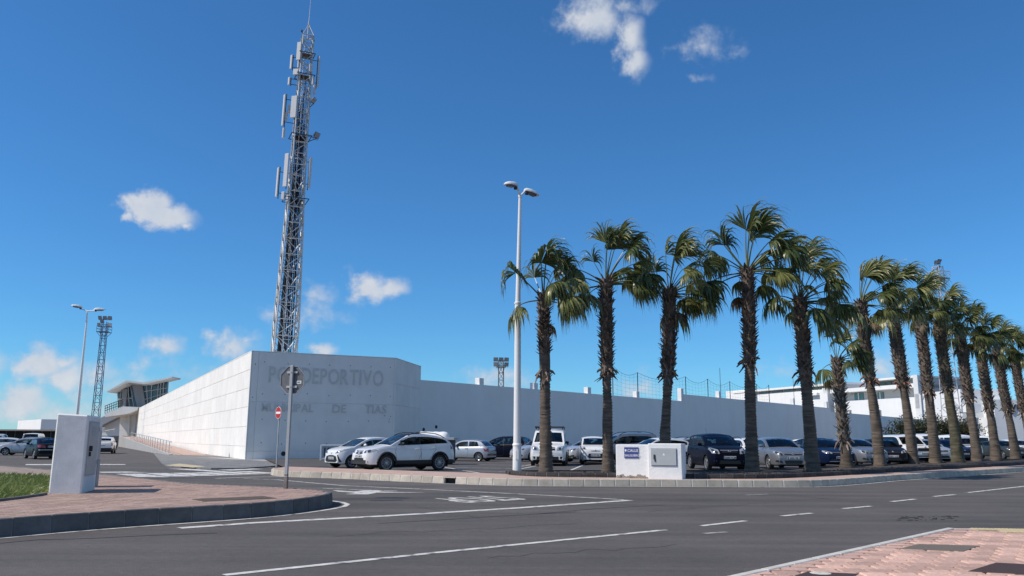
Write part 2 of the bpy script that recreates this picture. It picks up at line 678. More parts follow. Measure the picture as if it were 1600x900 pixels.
def wheel_mesh(r, w, style):
    k = (r, w, style)
    if k in WHEELS:
        return WHEELS[k]
    T = Matrix.Rotation(-math.pi / 2, 4, 'X')   # z axis of the lathe -> +y (outwards)
    t = MB()
    ri = r * (.70 if style != 'steel' else .66)
    t.lathe([(ri, -w / 2), (r * .93, -w / 2), (r, -w * .36), (r, w * .36), (r * .93, w / 2), (ri + .012, w / 2), (ri, w / 2 - .02)], 28, M=T, close=True)
    tm = t.mesh('wheel', M_TYRE, 35)
    q = MB()
    q.lathe([(ri, w / 2 - .015), (ri * .95, w / 2 - .012), (ri * .9, w / 2 - .035), (ri * .86, w / 2 - .075), (.01, w / 2 - .085)], 28, mi=1, M=T, caps=False)
    q.lathe([(ri * 1.0, w / 2 - .012), (ri * .97, w / 2 - .004), (ri * .9, w / 2 - .012), (ri * .88, w / 2 - .04)], 28, mi=0, M=T, caps=False)
    ns = {'five': 5, 'ten': 10, 'multi': 7, 'steel': 9}[style]
    for i in range(ns):
        a = 2 * math.pi * i / ns
        for da in ((-.13, .13) if style == 'ten' else (0,)):
            wd = ri * {'ten': .032, 'five': .1, 'multi': .075, 'steel': .07}[style]
            c, s = math.cos(a), math.sin(a)
            c2, s2 = math.cos(a + da), math.sin(a + da)
            p0, p1 = Vector((c * ri * .12, s * ri * .12, 0)), Vector((c2 * ri * .93, s2 * ri * .93, 0))
            d = (p1 - p0).normalized()
            n = Vector((-d.y, d.x, 0)) * wd
            z0, z1 = w / 2 - .07, w / 2 - .012
            low = [T @ Vector((v.x, v.y, z0)) for v in (p0 - n, p1 - n * .8, p1 + n * .8, p0 + n)]
            hi = [T @ Vector((v.x, v.y, z1 + (.0 if j in (0, 3) else -.004))) for j, v in enumerate((p0 - n * .8, p1 - n * .6, p1 + n * .6, p0 + n * .8))]
            q.hexa(low, hi, 0)
    q.lathe([(ri * .22, w / 2 - .06), (ri * .2, w / 2 - .008), (.005, w / 2 - .004)], 14, mi=0, M=T)
    rm = q.mesh('rim', [M_RIM, M_RIMD], 40)
    WHEELS[k] = (tm, rm)
    return WHEELS[k]


def make_car(name, label, cat, x, y, z, hx, hy, s, group='cars parked in the lot', pitch=0.0):
    root = thing(name, label, cat, (x, y, z), math.atan2(hy, hx), group)
    L, W, H = s['L'], s['W'], s['H']
    wb, wr, fo = s['wb'], s['wr'], s['fo']
    lod = s.get('lod', 0)
    P = PAINT[s['paint']]
    X = lambda d: L / 2 - d
    b = W / 2
    zs = s.get('sill', .2)
    ftop = pchip(s['top'])
    frf = pchip(s['roof'])
    ztop = lambda xx: ftop(L / 2 - xx)
    roof = lambda xx: frf(L / 2 - xx)
    d_c, d_t = s['roof'][0][0], s['roof'][-1][0]
    crown = .03
    blunt = s.get('blunt', 1.0)     # 1 rounded ends, below 1 boxier

    def hw(xx):
        ef, er = L / 2 - xx, xx + L / 2
        k = 1.0
        if ef < .6:
            k -= .27 * blunt * (1 - ef / .6) ** 2.4
        if er < .45:
            k -= .17 * blunt * (1 - er / .45) ** 2.4
        return b * k
    axles = (X(fo), X(fo + wb))
    Ra = wr + .065

    def zarch(xx):
        for xa in axles:
            dx = abs(xx - xa)
            if dx <= Ra:
                return wr + math.sqrt(max(Ra * Ra - dx * dx, 0))
        return 0
    st = set()
    for e in (0, .025, .07, .14, .24, .38, .55):
        st.add(round(L / 2 - e, 4))
        st.add(round(-L / 2 + e * .8, 4))
    q = -L / 2
    while q < L / 2:
        st.add(round(q, 4))
        q += .17
    for xa in axles:
        for k in range(-7, 8):
            st.add(round(xa + Ra * math.sin(k / 7 * math.pi / 2), 4))
        st.add(round(xa + Ra + .004, 4))
        st.add(round(xa - Ra - .004, 4))
    st |= {round(X(d_c), 4), round(X(d_t), 4)}
    st = sorted(v for v in st if -L / 2 <= v <= L / 2)
    st = [v for i, v in enumerate(st) if i == 0 or v - st[i - 1] > .0035 or v in (round(X(d_c), 4), round(X(d_t), 4))]
    FR = [0, .07, .26, .46, .62, .74, .88, 1.0]
    FW = [.91, .975, 1.0, .998, .99, .972, .955, .90]
    SH = FW[-1]
    clad = s.get('clad', 0)
    verts, faces, fm = [], [], []
    ringi = []
    for xx in st:
        zt, w = ztop(xx), hw(xx)
        ends = min(L / 2 - xx, xx + L / 2)
        zb = zs + (.05 * (1 - ends / .1) if ends < .1 else 0)
        za = zarch(xx)
        h = zt - zb
        ring = []
        for fr, fw in zip(FR, FW):
            ring.append((w * fw, max(zb + fr * h, za if fr < .8 else 0)))
        ring += [(w * .55, zt + crown * .75), (0, zt + crown)]
        full = [(xx, yy, zz) for (yy, zz) in ring] + [(xx, -yy, zz) for (yy, zz) in ring[-2::-1]]
        ringi.append(list(range(len(verts), len(verts) + len(full))))
        verts += full
    m = len(ringi[0])
    nk = len(FR)
    for i in range(len(st) - 1):
        mid = (st[i] + st[i + 1]) / 2
        cabin = X(d_t) < mid < X(d_c)
        for k in range(m - 1):
            if cabin and nk - 1 <= k < m - nk:
                continue
            f = (ringi[i][k], ringi[i][k + 1], ringi[i + 1][k + 1], ringi[i + 1][k])
            zc = sum(verts[j][2] for j in f) / 4
            za = zarch(mid)
            black = clad and zc < (clad if mid < L / 2 - .42 else clad * .72)
            faces.append(f)
            fm.append(1 if black else 0)
    for i, sg in ((0, 1), (len(st) - 1, -1)):
        n = nk - 1
        for k in range(n + 2):
            a, c = ringi[i][k:k + 2], ringi[i][m - 2 - k:m - k]
            if len(set(a + c)) < 3 or k >= (m - 1) // 2:
                continue
            f = (a[0], a[1], c[0], c[1])
            zc = sum(verts[j][2] for j in f) / 4
            faces.append(f if a[1] != c[0] else (a[0], a[1], c[1]))
            fm.append(1 if clad and zc < clad else 0)
    # ---- cabin
    belt = ztop
    Hb = max(p[1] for p in s['roof'])
    tum = s.get('tumble', .2)

    def drop(xx):
        return crown + .035 * min(1, max(0, (roof(xx) - belt(xx)) / .25))

    def edge(xx):
        return max(belt(xx), roof(xx) - drop(xx))

    def yside(xx, zz):
        t = min(1, max(0, (zz - belt(xx)) / (Hb - belt(xx))))
        return hw(xx) * SH * (1 - tum * t ** 1.25)
    n = 34
    xs = [X(d_c) + (X(d_t) - X(d_c)) * i / n for i in range(n + 1)]
    outer = [(q, belt(q)) for q in xs] + [(q, edge(q)) for q in xs[-2:0:-1]]
    lowm, topm = s.get('glow', .03), s.get('gtop', .075)
    wins = []
    for (alo, aup, blo, bup) in s['side']:
        up = [(X(alo) + (X(aup) - X(alo)) * 0, 0)]
        lo_x = [X(alo + (blo - alo) * i / 10) for i in range(11)]
        up_x = [X(aup + (bup - aup) * i / 10) for i in range(11)]
        poly = [(q, belt(q) + lowm) for q in lo_x]
        ups = [(q, max(edge(q) - topm, belt(q) + lowm + .004)) for q in up_x]
        poly += ups[::-1]
        wins.append(poly)
    for (sgn) in (1, -1):
        V, T, tg = cdt(outer, wins, .12)
        idx = {}
        gl = [MB() for _ in wins]
        gi = [dict() for _ in wins]
        for f, k in zip(T, tg):
            p3 = [Vector((V[j].x, sgn * yside(V[j].x, V[j].y), V[j].y)) for j in f]
            if k < 0:
                ff = []
                for j, p in zip(f, p3):
                    if j not in idx:
                        idx[j] = len(verts)
                        verts.append(tuple(p))
                    ff.append(idx[j])
                faces.append(tuple(ff))
                # black frame round and between the windows
                cx = sum(V[j].x for j in f) / 3
                cz = sum(V[j].y for j in f) / 3
                d = L / 2 - cx
                dark = s.get('pillars', True) and s['side'][0][0] + .1 < d < s['side'][-1][2] - .03 and cz > belt(cx) + lowm and cz < edge(cx) - topm
                fm.append(2 if dark else 0)
            else:
                gl[k].add(p3, [(0, 1, 2)])
        for k, g in enumerate(gl):
            if g.v:
                priv = s.get('privacy', 99) <= k
                o = g.build('side_window', M_PRIV if priv else M_GLASS, root, 60)
    wsr, rwr = s['ws'], s['rw']
    K = .65
    hole1 = [(X(wsr[0]), -K * .9), (X(wsr[0]), K * .9), (X(wsr[1]), K * .86), (X(wsr[1]), -K * .86)]
    hole2 = [(X(rwr[0]), -K * .84), (X(rwr[0]), K * .84), (X(rwr[1]), K * .86), (X(rwr[1]), -K * .86)]
    holes = [hole1] + ([hole2] if rwr[1] > rwr[0] else [])
    den = [v for i in range(n) for v in (xs[i],)] + [xs[-1]]
    top_o = [(q, -K) for q in den] + [(xs[-1], K * t) for t in (-.5, 0, .5)] + [(q, K) for q in den[::-1]] + [(xs[0], K * t) for t in (.5, 0, -.5)]
    V, T, tg = cdt(top_o, holes, .13)
    idx = {}
    wsm, rwm = MB(), MB()
    for f, k in zip(T, tg):
        p3 = []
        for j in f:
            v = V[j].y / K
            q = V[j].x
            p3.append(Vector((q, v * yside(q, edge(q)), roof(q) - (roof(q) - edge(q)) * v * v)))
        if k < 0:
            ff = []
            for j, p in zip(f, p3):
                if j not in idx:
                    idx[j] = len(verts)
                    verts.append(tuple(p))
                ff.append(idx[j])
            faces.append(tuple(ff))
            fm.append(2 if s.get('blackroof') and L / 2 - sum(p.x for p in p3) / 3 > wsr[1] and L / 2 - sum(p.x for p in p3) / 3 < wsr[1] + 1.3 and abs(sum(V[j].y for j in f)) < 3 * K * .85 else 0)
        else:
            (wsm if k == 0 else rwm).add(p3, [(0, 1, 2)])
    wsm.build('windscreen', M_GLASS, root, 60)
    if rwm.v:
        rwm.build('rear_window', M_PRIV if s.get('privacy', 99) < 9 else M_GLASS, root, 60)
    me = bpy.data.meshes.new('body')
    me.from_pydata(verts, [], faces)
    for q in (P, M_CLAD, M_TRIM):
        me.materials.append(q)
    me.polygons.foreach_set('material_index', fm)
    bm = bmesh.new()
    bm.from_mesh(me)
    bmesh.ops.remove_doubles(bm, verts=bm.verts, dist=.002)
    bmesh.ops.dissolve_degenerate(bm, edges=bm.edges, dist=1e-4)
    bmesh.ops.recalc_face_normals(bm, faces=bm.faces)
    bm.to_mesh(me)
    bvh = BVHTree.FromBMesh(bm)
    bm.free()
    me.polygons.foreach_set('use_smooth', [True] * len(me.polygons))
    me.set_sharp_from_angle(angle=R(33))
    link('body', me, root)

    def cast(axis, p, q):
        if axis == 'f':
            h = bvh.ray_cast(Vector((L, p, q)), Vector((-1, 0, 0)))
        elif axis == 'r':
            h = bvh.ray_cast(Vector((-L, p, q)), Vector((1, 0, 0)))
        elif axis == 'l':
            h = bvh.ray_cast(Vector((p, W, q)), Vector((0, -1, 0)))
        else:
            h = bvh.ray_cast(Vector((p, -W, q)), Vector((0, 1, 0)))
        return (None, None) if h[0] is None else (h[0], h[1])
    OUT = {'f': Vector((1, 0, 0)), 'r': Vector((-1, 0, 0)), 'l': Vector((0, 1, 0)), 's': Vector((0, -1, 0))}

    def decal(nm, axis, poly, mt, parent=root, off=.008, step=.07):
        dense = []
        for i in range(len(poly)):
            a, c = poly[i], poly[(i + 1) % len(poly)]
            k = max(1, int(math.hypot(c[0] - a[0], c[1] - a[1]) / step))
            dense += [(a[0] + (c[0] - a[0]) * j / k, a[1] + (c[1] - a[1]) * j / k) for j in range(k)]
        V, T, tg = cdt(dense, [], step)
        pos = []
        for v in V:
            h, nn = cast(axis, v.x, v.y)
            if h is None:
                pos.append(None)
                continue
            if nn.dot(OUT[axis]) < 0:
                nn = -nn
            pos.append((h + (nn * .5 + OUT[axis]).normalized() * off))
        g = MB()
        mp = {}
        for f in T:
            if any(pos[j] is None for j in f):
                continue
            g.add([pos[j] for j in f], [(0, 1, 2)])
        if not g.v:
            return None
        # give the trim piece real thickness
        me = g.mesh(nm, mt)
        bm = bmesh.new()
        bm.from_mesh(me)
        ext = bmesh.ops.extrude_face_region(bm, geom=bm.faces[:])
        vs = [e for e in ext['geom'] if isinstance(e, bmesh.types.BMVert)]
        bmesh.ops.translate(bm, vec=-OUT[axis] * (off + .012), verts=vs)
        bmesh.ops.recalc_face_normals(bm, faces=bm.faces)
        bm.to_mesh(me)
        bm.free()
        me.polygons.foreach_set('use_smooth', [True] * len(me.polygons))
        me.set_sharp_from_angle(angle=R(40))
        return link(nm, me, parent)

    def rect(c, zc, w, h, k=.25):
        w, h = w / 2, h / 2
        k = k * h
        return [(c - w + k, zc - h), (c + w - k, zc - h), (c + w, zc - h + k), (c + w, zc + h - k), (c + w - k, zc + h),
                (c - w + k, zc + h), (c - w, zc + h - k), (c - w, zc - h + k)]
    fr = s.get('front', {})
    mir = lambda poly, sg: [(p[0] * b * sg, p[1]) for p in poly]
    view = s.get('view', 'fr')
    if 'f' in view:
        for nm, polys, mt in (('grille', fr.get('grille', []), M_TRIM), ('air_intake', fr.get('intake', []), M_TRIM), ('bumper_panel', fr.get('panel', []), P),
                              ('chrome_strip', fr.get('chrome', []), M_CHROME)):
            for poly in polys:
                decal(nm, 'f', [(p[0] * b, p[1]) for p in poly], mt, off=.016 if nm == 'chrome_strip' else .012 if nm == 'bumper_panel' else .007)
        for sg in (1, -1):
            if 'head' in fr:
                hl = decal('headlight', 'f', mir(fr['head'], sg), s.get('lampmat', M_LAMP), off=.012, step=.06)
                if hl and 'bowl' in fr:
                    for (cy, cz, rr) in fr['bowl']:
                        decal('lamp', 'f', [(sg * cy * b + rr * math.cos(a * math.pi / 5), cz + rr * math.sin(a * math.pi / 5)) for a in range(10)], M_BULB if s.get('lampmat') is not None else M_LAMPD, parent=hl, off=.02, step=.05)
            if 'fog' in fr:
                decal('fog_lamp', 'f', mir(fr['fog'], sg), M_TRIM, off=.01)
        if 'badge' in fr:
            zb, rb = fr['badge']
            h, nn = cast('f', 0, zb)
            if h:
                g = MB()
                g.lathe([(rb, 0), (rb, .012), (rb * .8, .02), (rb * .5, .012), (.003, .016)], 14,
                        M=Matrix.Translation(h) @ Matrix.Rotation(math.pi / 2, 4, 'Y'))
                g.build('badge', M_CHROME, root, 40)
        if 'plate' in fr:
            plate(root, cast, 'f', fr['plate'], s.get('reg', '4821 FKD'))
    re_ = s.get('rear', {})
    if 'r' in view:
        for sg in (1, -1):
            if 'tail' in re_:
                decal('tail_light', 'r', mir(re_['tail'], sg), M_TAIL, off=.012, step=.06)
        for poly in re_.get('trim', []):
            decal('bumper_trim', 'r', [(p[0] * b, p[1]) for p in poly], M_TRIM, off=.01)
        for poly in re_.get('chrome', []):
            decal('chrome_strip', 'r', [(p[0] * b, p[1]) for p in poly], M_CHROME, off=.014)
        if 'plate' in re_:
            plate(root, cast, 'r', re_['plate'], s.get('reg', '4821 FKD'))
    # ---- sides: shut lines and handles
    if lod == 0:
        for ax, sg in (('l', 1), ('s', -1)):
            g = MB()
            for line in s.get('seams', []):
                pts = []
                for i in range(len(line) - 1):
                    for j in range(6):
                        t = j / 6
                        pts.append((line[i][0] + (line[i + 1][0] - line[i][0]) * t, line[i][1] + (line[i + 1][1] - line[i][1]) * t))
                pts.append(line[-1])
                P3 = []
                for (d, zz) in pts:
                    h, nn = cast(ax, X(d), zz)
                    if h is not None:
                        P3.append(h + Vector((0, sg * .002, 0)))
                for a, c in zip(P3, P3[1:]):
                    t = (c - a).normalized()
                    w_ = t.cross(Vector((0, sg, 0))) * .006
                    g.hexa([a - w_ - Vector((0, sg * .008, 0)), a + w_ - Vector((0, sg * .008, 0)), c + w_ - Vector((0, sg * .008, 0)), c - w_ - Vector((0, sg * .008, 0))],
                           [a - w_, a + w_, c + w_, c - w_])
            if g.v:
                g.build('door_seam', M_TRIM, root)
            for (d, zz) in s.get('handles', []):
                h, nn = cast(ax, X(d), zz)
                if h:
                    g = MB()
                    g.box(h + Vector((0, sg * .015, 0)), (.2, .035, .035))
                    g.build('door_handle', P if not s.get('darkhandle') else M_TRIM, root, bevel=.008)
    mirror_d, mirror_z = s.get('mirror', (s['side'][0][0] + .22, 0))
    for sg in (1, -1):
        xx = X(mirror_d)
        zz = mirror_z or belt(xx) + .06
        y0 = yside(xx, zz)
        g = MB()
        g.lathe([(.005, -.1), (.06, -.085), (.085, -.02), (.085, .04), (.06, .09), (.005, .1)], 10,
                M=Matrix.Translation((xx, sg * (y0 + .13), zz + .03)) @ Matrix.Rotation(R(90), 4, 'X') @ Matrix.Diagonal((.75, .85, 1, 1)))
        g.tube([(xx + .02, sg * (y0 - .01), zz - .03), (xx + .01, sg * (y0 + .08), zz)], .022, 6)
        g.build('wing_mirror', M_TRIM if s.get('darkmirror') else P, root, 50)
    if clad:
        for ax, sg in (('l', 1), ('s', -1)):
            g = MB()
            for xa in axles:
                pts = []
                for k in range(15):
                    a = math.pi * (k / 14 * 1.1 - .05)
                    px, pz = xa + (Ra + .03) * math.cos(a), wr + (Ra + .03) * math.sin(a)
                    h, nn = cast(ax, px, pz)
                    if h is not None:
                        pts.append(h + Vector((0, -sg * .012, 0)))
                if len(pts) > 3:
                    g.tube(pts, .042, 6)
            if g.v:
                g.build('arch_trim', M_CLAD, root, 60)
    # ---- wheels
    tm, rm = wheel_mesh(wr, s.get('ww', .2), s.get('rim', 'five'))
    for xa in axles:
        for sg in (1, -1):
            o = link('wheel', tm, root, (xa, sg * (b - .02 - s.get('ww', .2) / 2), wr), (0, 0, 0 if sg > 0 else math.pi))
            link('rim', rm, o)
    g = MB()
    g.box((0, 0, (.17 + .5) / 2), (L - .5, W - .52, .33))
    for xa in axles:
        g.box((xa, 0, .62), (Ra * 2.3, W - .16, .1))
        for sg in (-1, 1):
            g.box((xa + sg * (Ra + .02), 0, .42), (.02, W - .16, .4))
    g.build('underbody', M_UNDER, root)
    # ---- seats and dashboard behind the glass
    g = MB()
    zf = zs + .18
    d0 = d_c + .1
    g.box((X(d0 + .3), 0, belt(X(d0 + .3)) - .1), (.5, W * .78, .2))
    fs = s.get('fseat', d_c + 1.35)
    rows = [fs] if s.get('van') else [fs, fs + .85]
    for r_, d in enumerate(rows):
        for sg in ((-1, 1) if r_ == 0 else (-1, 0, 1)):
            yy = sg * W * (.22 if r_ == 0 else .26)
            zb = belt(X(d)) - .38
            g.box((X(d - .2), yy, zb), (.5, .46, .16), mi=1)
            M = Matrix.Translation((X(d + .1), yy, zb + (.32 if r_ == 0 else .2))) @ Matrix.Rotation(R(-14), 4, 'Y')
            g.box(None, (.12, .44, .56), M=M, mi=1)
            if r_:
                continue
            M = Matrix.Translation((X(d + .2), yy, zb + .68)) @ Matrix.Rotation(R(-14), 4, 'Y')
            g.box(None, (.08, .24, .16), M=M, mi=1)
    g.lathe([(.17, -.015), (.19, 0), (.17, .015), (.155, 0)], 16, M=Matrix.Translation((X(fs - .55), W * .22, belt(X(fs)) - .0)) @ Matrix.Rotation(R(-62), 4, 'Y'), close=True)
    if s.get('load'):
        g.box((X(s['load']), 0, .7), (.06, W * .7, 1.2))
    g.box((X(L * .55), 0, zf), (L * .5, W * .7, .06))
    g.build('interior', [M_INT, M_SEAT], root, bevel=.015)
    if s.get('rails'):
        for sg in (1, -1):
            pts = []
            a, c = s['rails']
            for i in range(9):
                d = a + (c - a) * i / 8
                xx = X(d)
                pts.append((xx, sg * (yside(xx, edge(xx)) - .06), roof(xx) - .015 + .055 * min(1, 4 * min(i, 8 - i) / 8 + (0 if 0 < i < 8 else -.6))))
            g = MB()
            g.tube(pts, .02, 6)
            g.build('roof_rail', M_CHROME if s.get('silverrails') else M_TRIM, root, 50)
    if s.get('rack'):
        g = MB()
        a, c = s['rack']
        zz = Hb + .1
        for sg in (1, -1):
            g.box((X((a + c) / 2), sg * W * .4, zz), (c - a, .05, .07))
            for d in (a + .15, c - .15):
                g.box((X(d), sg * W * .38, zz - .06), (.05, .05, .12))
        for i in range(7):
            d = a + (c - a) * i / 6
            g.box((X(d), 0, zz + .01), (.06, W * .8, .04))
        g.build('roof_rack', M_TRIM, root)
    if s.get('aerial'):
        d = s['aerial']
        g = MB()
        g.tube([(X(d), 0, roof(X(d)) - .01), (X(d) - .18, 0, roof(X(d)) + .28)], .006, 4)
        g.build('aerial', M_TRIM, root)
    if 'f' in view:
        g = MB()
        for (y0, y1) in ((-.1, .62), (-.75, -.02)):
            pts = []
            for i in range(5):
                t = i / 4
                d = wsr[0] + .03 + .05 * math.sin(t * 3)
                yy = (y0 + (y1 - y0) * t) * b * .8
                v = yy / yside(X(d), edge(X(d)))
                pts.append((X(d), yy, roof(X(d)) - (roof(X(d)) - edge(X(d))) * v * v + .012))
            g.tube(pts, .008, 4)
        g.build('wiper', M_TRIM, root)
    return root


def plate(root, cast, ax, zc, reg):
    h, nn = cast(ax, 0, zc)
    if not h:
        return
    sg = 1 if ax == 'f' else -1
    g = MB()
    g.box((h.x + sg * .014, 0, zc), (.018, .53, .115))
    p = g.build('number_plate', M_PLATE, root, bevel=.003)
    g = MB()
    g.box((h.x + sg * .0245, -sg * .243, zc), (.004, .04, .109))
    g.build('plate_band', M_PBLUE, p)
    me = text_mesh(reg, .105, .0015, .002, 1.05, 'CENTER')
    me.materials.append(M_PTXT)
    o = link('plate_number', me, p, (h.x + sg * .025, sg * .02, zc - .038), (math.pi / 2, 0, sg * math.pi / 2))


# ---- the kinds of vehicle in the lot (lengths in metres, d counted back from the front bumper)
def spec(base, **kw):
    q = dict(base)
    q.update(kw)
    return q


HATCH = dict(L=4.1, W=1.74, H=1.46, wb=2.58, wr=.315, fo=.84, paint='silver',
             top=[(0, .60), (.03, .68), (.12, .76), (.5, .87), (1.0, .955), (1.3, .96), (2.4, .985), (3.3, 1.02), (3.9, 1.04), (4.06, .95), (4.1, .85)],
             roof=[(1.0, .985), (1.35, 1.19), (1.75, 1.385), (2.1, 1.45), (2.6, 1.46), (3.2, 1.42), (3.6, 1.35), (3.82, 1.2), (3.98, 1.05)],
             side=[(1.32, 1.78, 2.38, 2.42), (2.46, 2.5, 3.2, 3.15), (3.26, 3.22, 3.62, 3.5)], ws=(1.06, 1.78), rw=(3.58, 3.9),
             front=dict(grille=[[(-.42, .68), (.42, .68), (.46, .76), (-.46, .76)]], intake=[[(-.5, .28), (.5, .28), (.42, .42), (-.42, .42)]],
                        head=[(.46, .66), (.8, .7), (.97, .84), (.86, .86), (.5, .76)], bowl=[(.62, .73, .055), (.8, .78, .045)],
                        fog=[(.62, .34), (.86, .36), (.84, .44), (.64, .42)], plate=.5, badge=(.73, .055)),
             rear=dict(tail=[(.66, .78), (.94, .8), (.9, .98), (.7, .98)], plate=.75, trim=[[(-.8, .3), (.8, .3), (.8, .42), (-.8, .42)]]),
             seams=[[(1.32, .93), (1.25, .7), (1.34, .32), (2.3, .27), (2.42, .5), (2.44, .98)], [(2.44, .98), (2.5, .5), (2.5, .27), (2.85, .3), (3.2, .7), (3.22, 1.0)]],
             handles=[(2.28, .86), (3.1, .88)], mirror=(1.55, 0), rim='five')
SUV = spec(HATCH, L=4.33, W=1.78, H=1.6, wb=2.63, wr=.35, fo=.88, sill=.25, clad=.44, paint='white', privacy=1, rim='ten', blackroof=True,
           top=[(0, .68), (.03, .80), (.12, .88), (.5, .98), (1.05, 1.06), (1.3, 1.06), (2.5, 1.09), (3.5, 1.14), (4.1, 1.16), (4.27, 1.05), (4.33, .92)],
           roof=[(1.05, 1.09), (1.4, 1.3), (1.85, 1.51), (2.25, 1.59), (2.8, 1.6), (3.4, 1.555), (3.85, 1.46), (4.05, 1.32), (4.22, 1.16)],
           side=[(1.4, 1.85, 2.5, 2.52), (2.56, 2.58, 3.3, 3.28), (3.34, 3.32, 3.95, 3.75)], ws=(1.1, 1.88), rw=(3.84, 4.14),
           front=dict(grille=[[(-.36, .74), (-.1, .70), (-.1, .86), (-.34, .87)], [(.1, .70), (.36, .74), (.34, .87), (.1, .86)]], chrome=[[(-.12, .7), (.12, .7), (.1, .87), (-.1, .87)]],
                      intake=[[(-.5, .44), (.5, .44), (.46, .56), (-.46, .56)]], head=[(.46, .77), (.75, .78), (.95, .86), (.97, .93), (.8, .92), (.5, .86)],
                      bowl=[(.6, .815, .05), (.78, .845, .05)], fog=[(.66, .38), (.8, .38), (.8, .44), (.66, .44)], plate=.63, badge=(.79, .06)),
           rear=dict(tail=[(.62, .9), (.94, .92), (.92, 1.08), (.66, 1.06)], plate=.85),
           seams=[[(1.34, 1.02), (1.28, .8), (1.34, .45), (2.42, .45), (2.54, .7), (2.54, 1.07)], [(2.54, 1.07), (2.56, .45), (2.95, .47), (3.3, .9), (3.32, 1.1)]],
           handles=[(2.36, .93), (3.2, .97)], rails=(2.0, 3.85), darkmirror=True, mirror=(1.62, 0))
AYGO = spec(HATCH, L=3.46, W=1.62, H=1.46, wb=2.34, wr=.29, fo=.66, paint='white',
            top=[(0, .6), (.03, .72), (.1, .8), (.4, .9), (.78, .965), (1.1, .97), (2.2, 1.0), (3.0, 1.05), (3.3, 1.06), (3.42, .97), (3.46, .85)],
            roof=[(.78, .995), (1.1, 1.18), (1.5, 1.37), (1.9, 1.45), (2.4, 1.46), (2.9, 1.41), (3.15, 1.33), (3.28, 1.2), (3.38, 1.06)],
            side=[(1.12, 1.52, 2.1, 2.12), (2.16, 2.18, 2.8, 2.7)], ws=(.84, 1.54), rw=(3.12, 3.32),
            front=dict(grille=[[(-.5, .28), (.5, .28), (.66, .36), (.52, .55), (.2, .6), (-.2, .6), (-.52, .55), (-.66, .36)]], intake=[],
                       panel=[[(-.64, .21), (.64, .21), (.62, .27), (-.62, .27)]],
                       chrome=[], head=[(.38, .68), (.7, .7), (.97, .86), (.9, .9), (.6, .78)], bowl=[(.6, .74, .045)],
                       fog=[(.66, .62), (.72, .62), (.86, .3), (.8, .28)], plate=.46, badge=(.7, .05)),
            seams=[[(1.1, .95), (1.02, .7), (1.1, .32), (2.1, .27), (2.2, .5), (2.14, 1.0)]], handles=[(2.02, .88)], mirror=(1.32, 0))
SAXO = spec(HATCH, L=3.72, W=1.6, H=1.37, wb=2.39, wr=.275, fo=.72, paint='silver', blunt=.7,
            top=[(0, .55), (.03, .64), (.12, .7), (.5, .79), (.98, .88), (1.3, .885), (2.4, .9), (3.3, .92), (3.6, .92), (3.7, .85), (3.72, .76)],
            roof=[(.98, .91), (1.3, 1.1), (1.7, 1.29), (2.0, 1.36), (2.5, 1.37), (3.0, 1.34), (3.22, 1.27), (3.42, 1.08), (3.56, .92)],
            side=[(1.3, 1.7, 2.32, 2.32), (2.4, 2.4, 3.1, 2.96)], ws=(1.04, 1.72), rw=(3.2, 3.5), pillars=False, glow=.02, gtop=.06,
            rear=dict(tail=[(.72, .62), (.96, .62), (.95, .8), (.74, .8)], plate=.5, trim=[[(-.9, .36), (.9, .36), (.9, .46), (-.9, .46)]]),
            front=dict(HATCH['front']), seams=[[(1.3, .87), (1.2, .65), (1.3, .27), (2.3, .25), (2.38, .5), (2.36, .9)]], handles=[(2.26, .8)], view='fr', rim='multi', tumble=.17)
MERIVA = spec(HATCH, L=4.05, W=1.7, H=1.62, wb=2.63, wr=.315, fo=.8, paint='navy', sill=.22, blunt=.85,
              top=[(0, .62), (.03, .76), (.12, .86), (.45, .98), (.85, 1.05), (1.2, 1.03), (2.4, 1.05), (3.3, 1.08), (3.85, 1.1), (4.0, 1.02), (4.05, .9)],
              roof=[(.85, 1.08), (1.2, 1.28), (1.65, 1.5), (2.05, 1.6), (2.6, 1.62), (3.2, 1.6), (3.65, 1.52), (3.82, 1.35), (3.97, 1.12)],
              side=[(1.05, 1.22, 1.36, 1.42), (1.44, 1.5, 2.3, 2.32), (2.38, 2.4, 3.1, 3.1), (3.16, 3.16, 3.6, 3.5)], ws=(.92, 1.7), rw=(3.66, 3.92), tumble=.16,
              front=dict(grille=[[(-.4, .78), (.4, .78), (.44, .87), (-.44, .87)]], chrome=[[(-.46, .86), (.46, .86), (.47, .89), (-.47, .89)]],
                         intake=[[(-.55, .3), (.55, .3), (.5, .45), (-.5, .45)]], head=[(.52, .72), (.86, .74), (.97, .98), (.9, 1.0), (.56, .9)],
                         bowl=[(.68, .8, .065), (.82, .88, .055)], fog=[(.68, .38), (.82, .38), (.82, .46), (.68, .46)], plate=.57, badge=(.83, .065)),
              seams=[[(1.4, 1.0), (1.3, .7), (1.34, .32), (2.3, .28), (2.4, .5), (2.36, 1.04)]], handles=[(2.2, .92), (3.0, .94)], mirror=(1.45, 0), aerial=3.3, darkmirror=False)
ASTRA = spec(HATCH, L=4.25, W=1.75, H=1.46, wb=2.61, fo=.9, paint='mid',
             front=dict(grille=[[(-.46, .66), (.46, .66), (.5, .75), (-.5, .75)]], chrome=[[(-.48, .715), (.48, .715), (.49, .74), (-.49, .74)]],
                        intake=[[(-.42, .27), (.42, .27), (.48, .42), (-.48, .42)]], head=[(.52, .64), (.8, .66), (.98, .84), (.9, .88), (.56, .78)],
                        bowl=[(.62, .7, .06), (.79, .755, .06)], fog=[(.56, .3), (.88, .36), (.84, .44), (.6, .4)], plate=.53, badge=(.705, .065)))
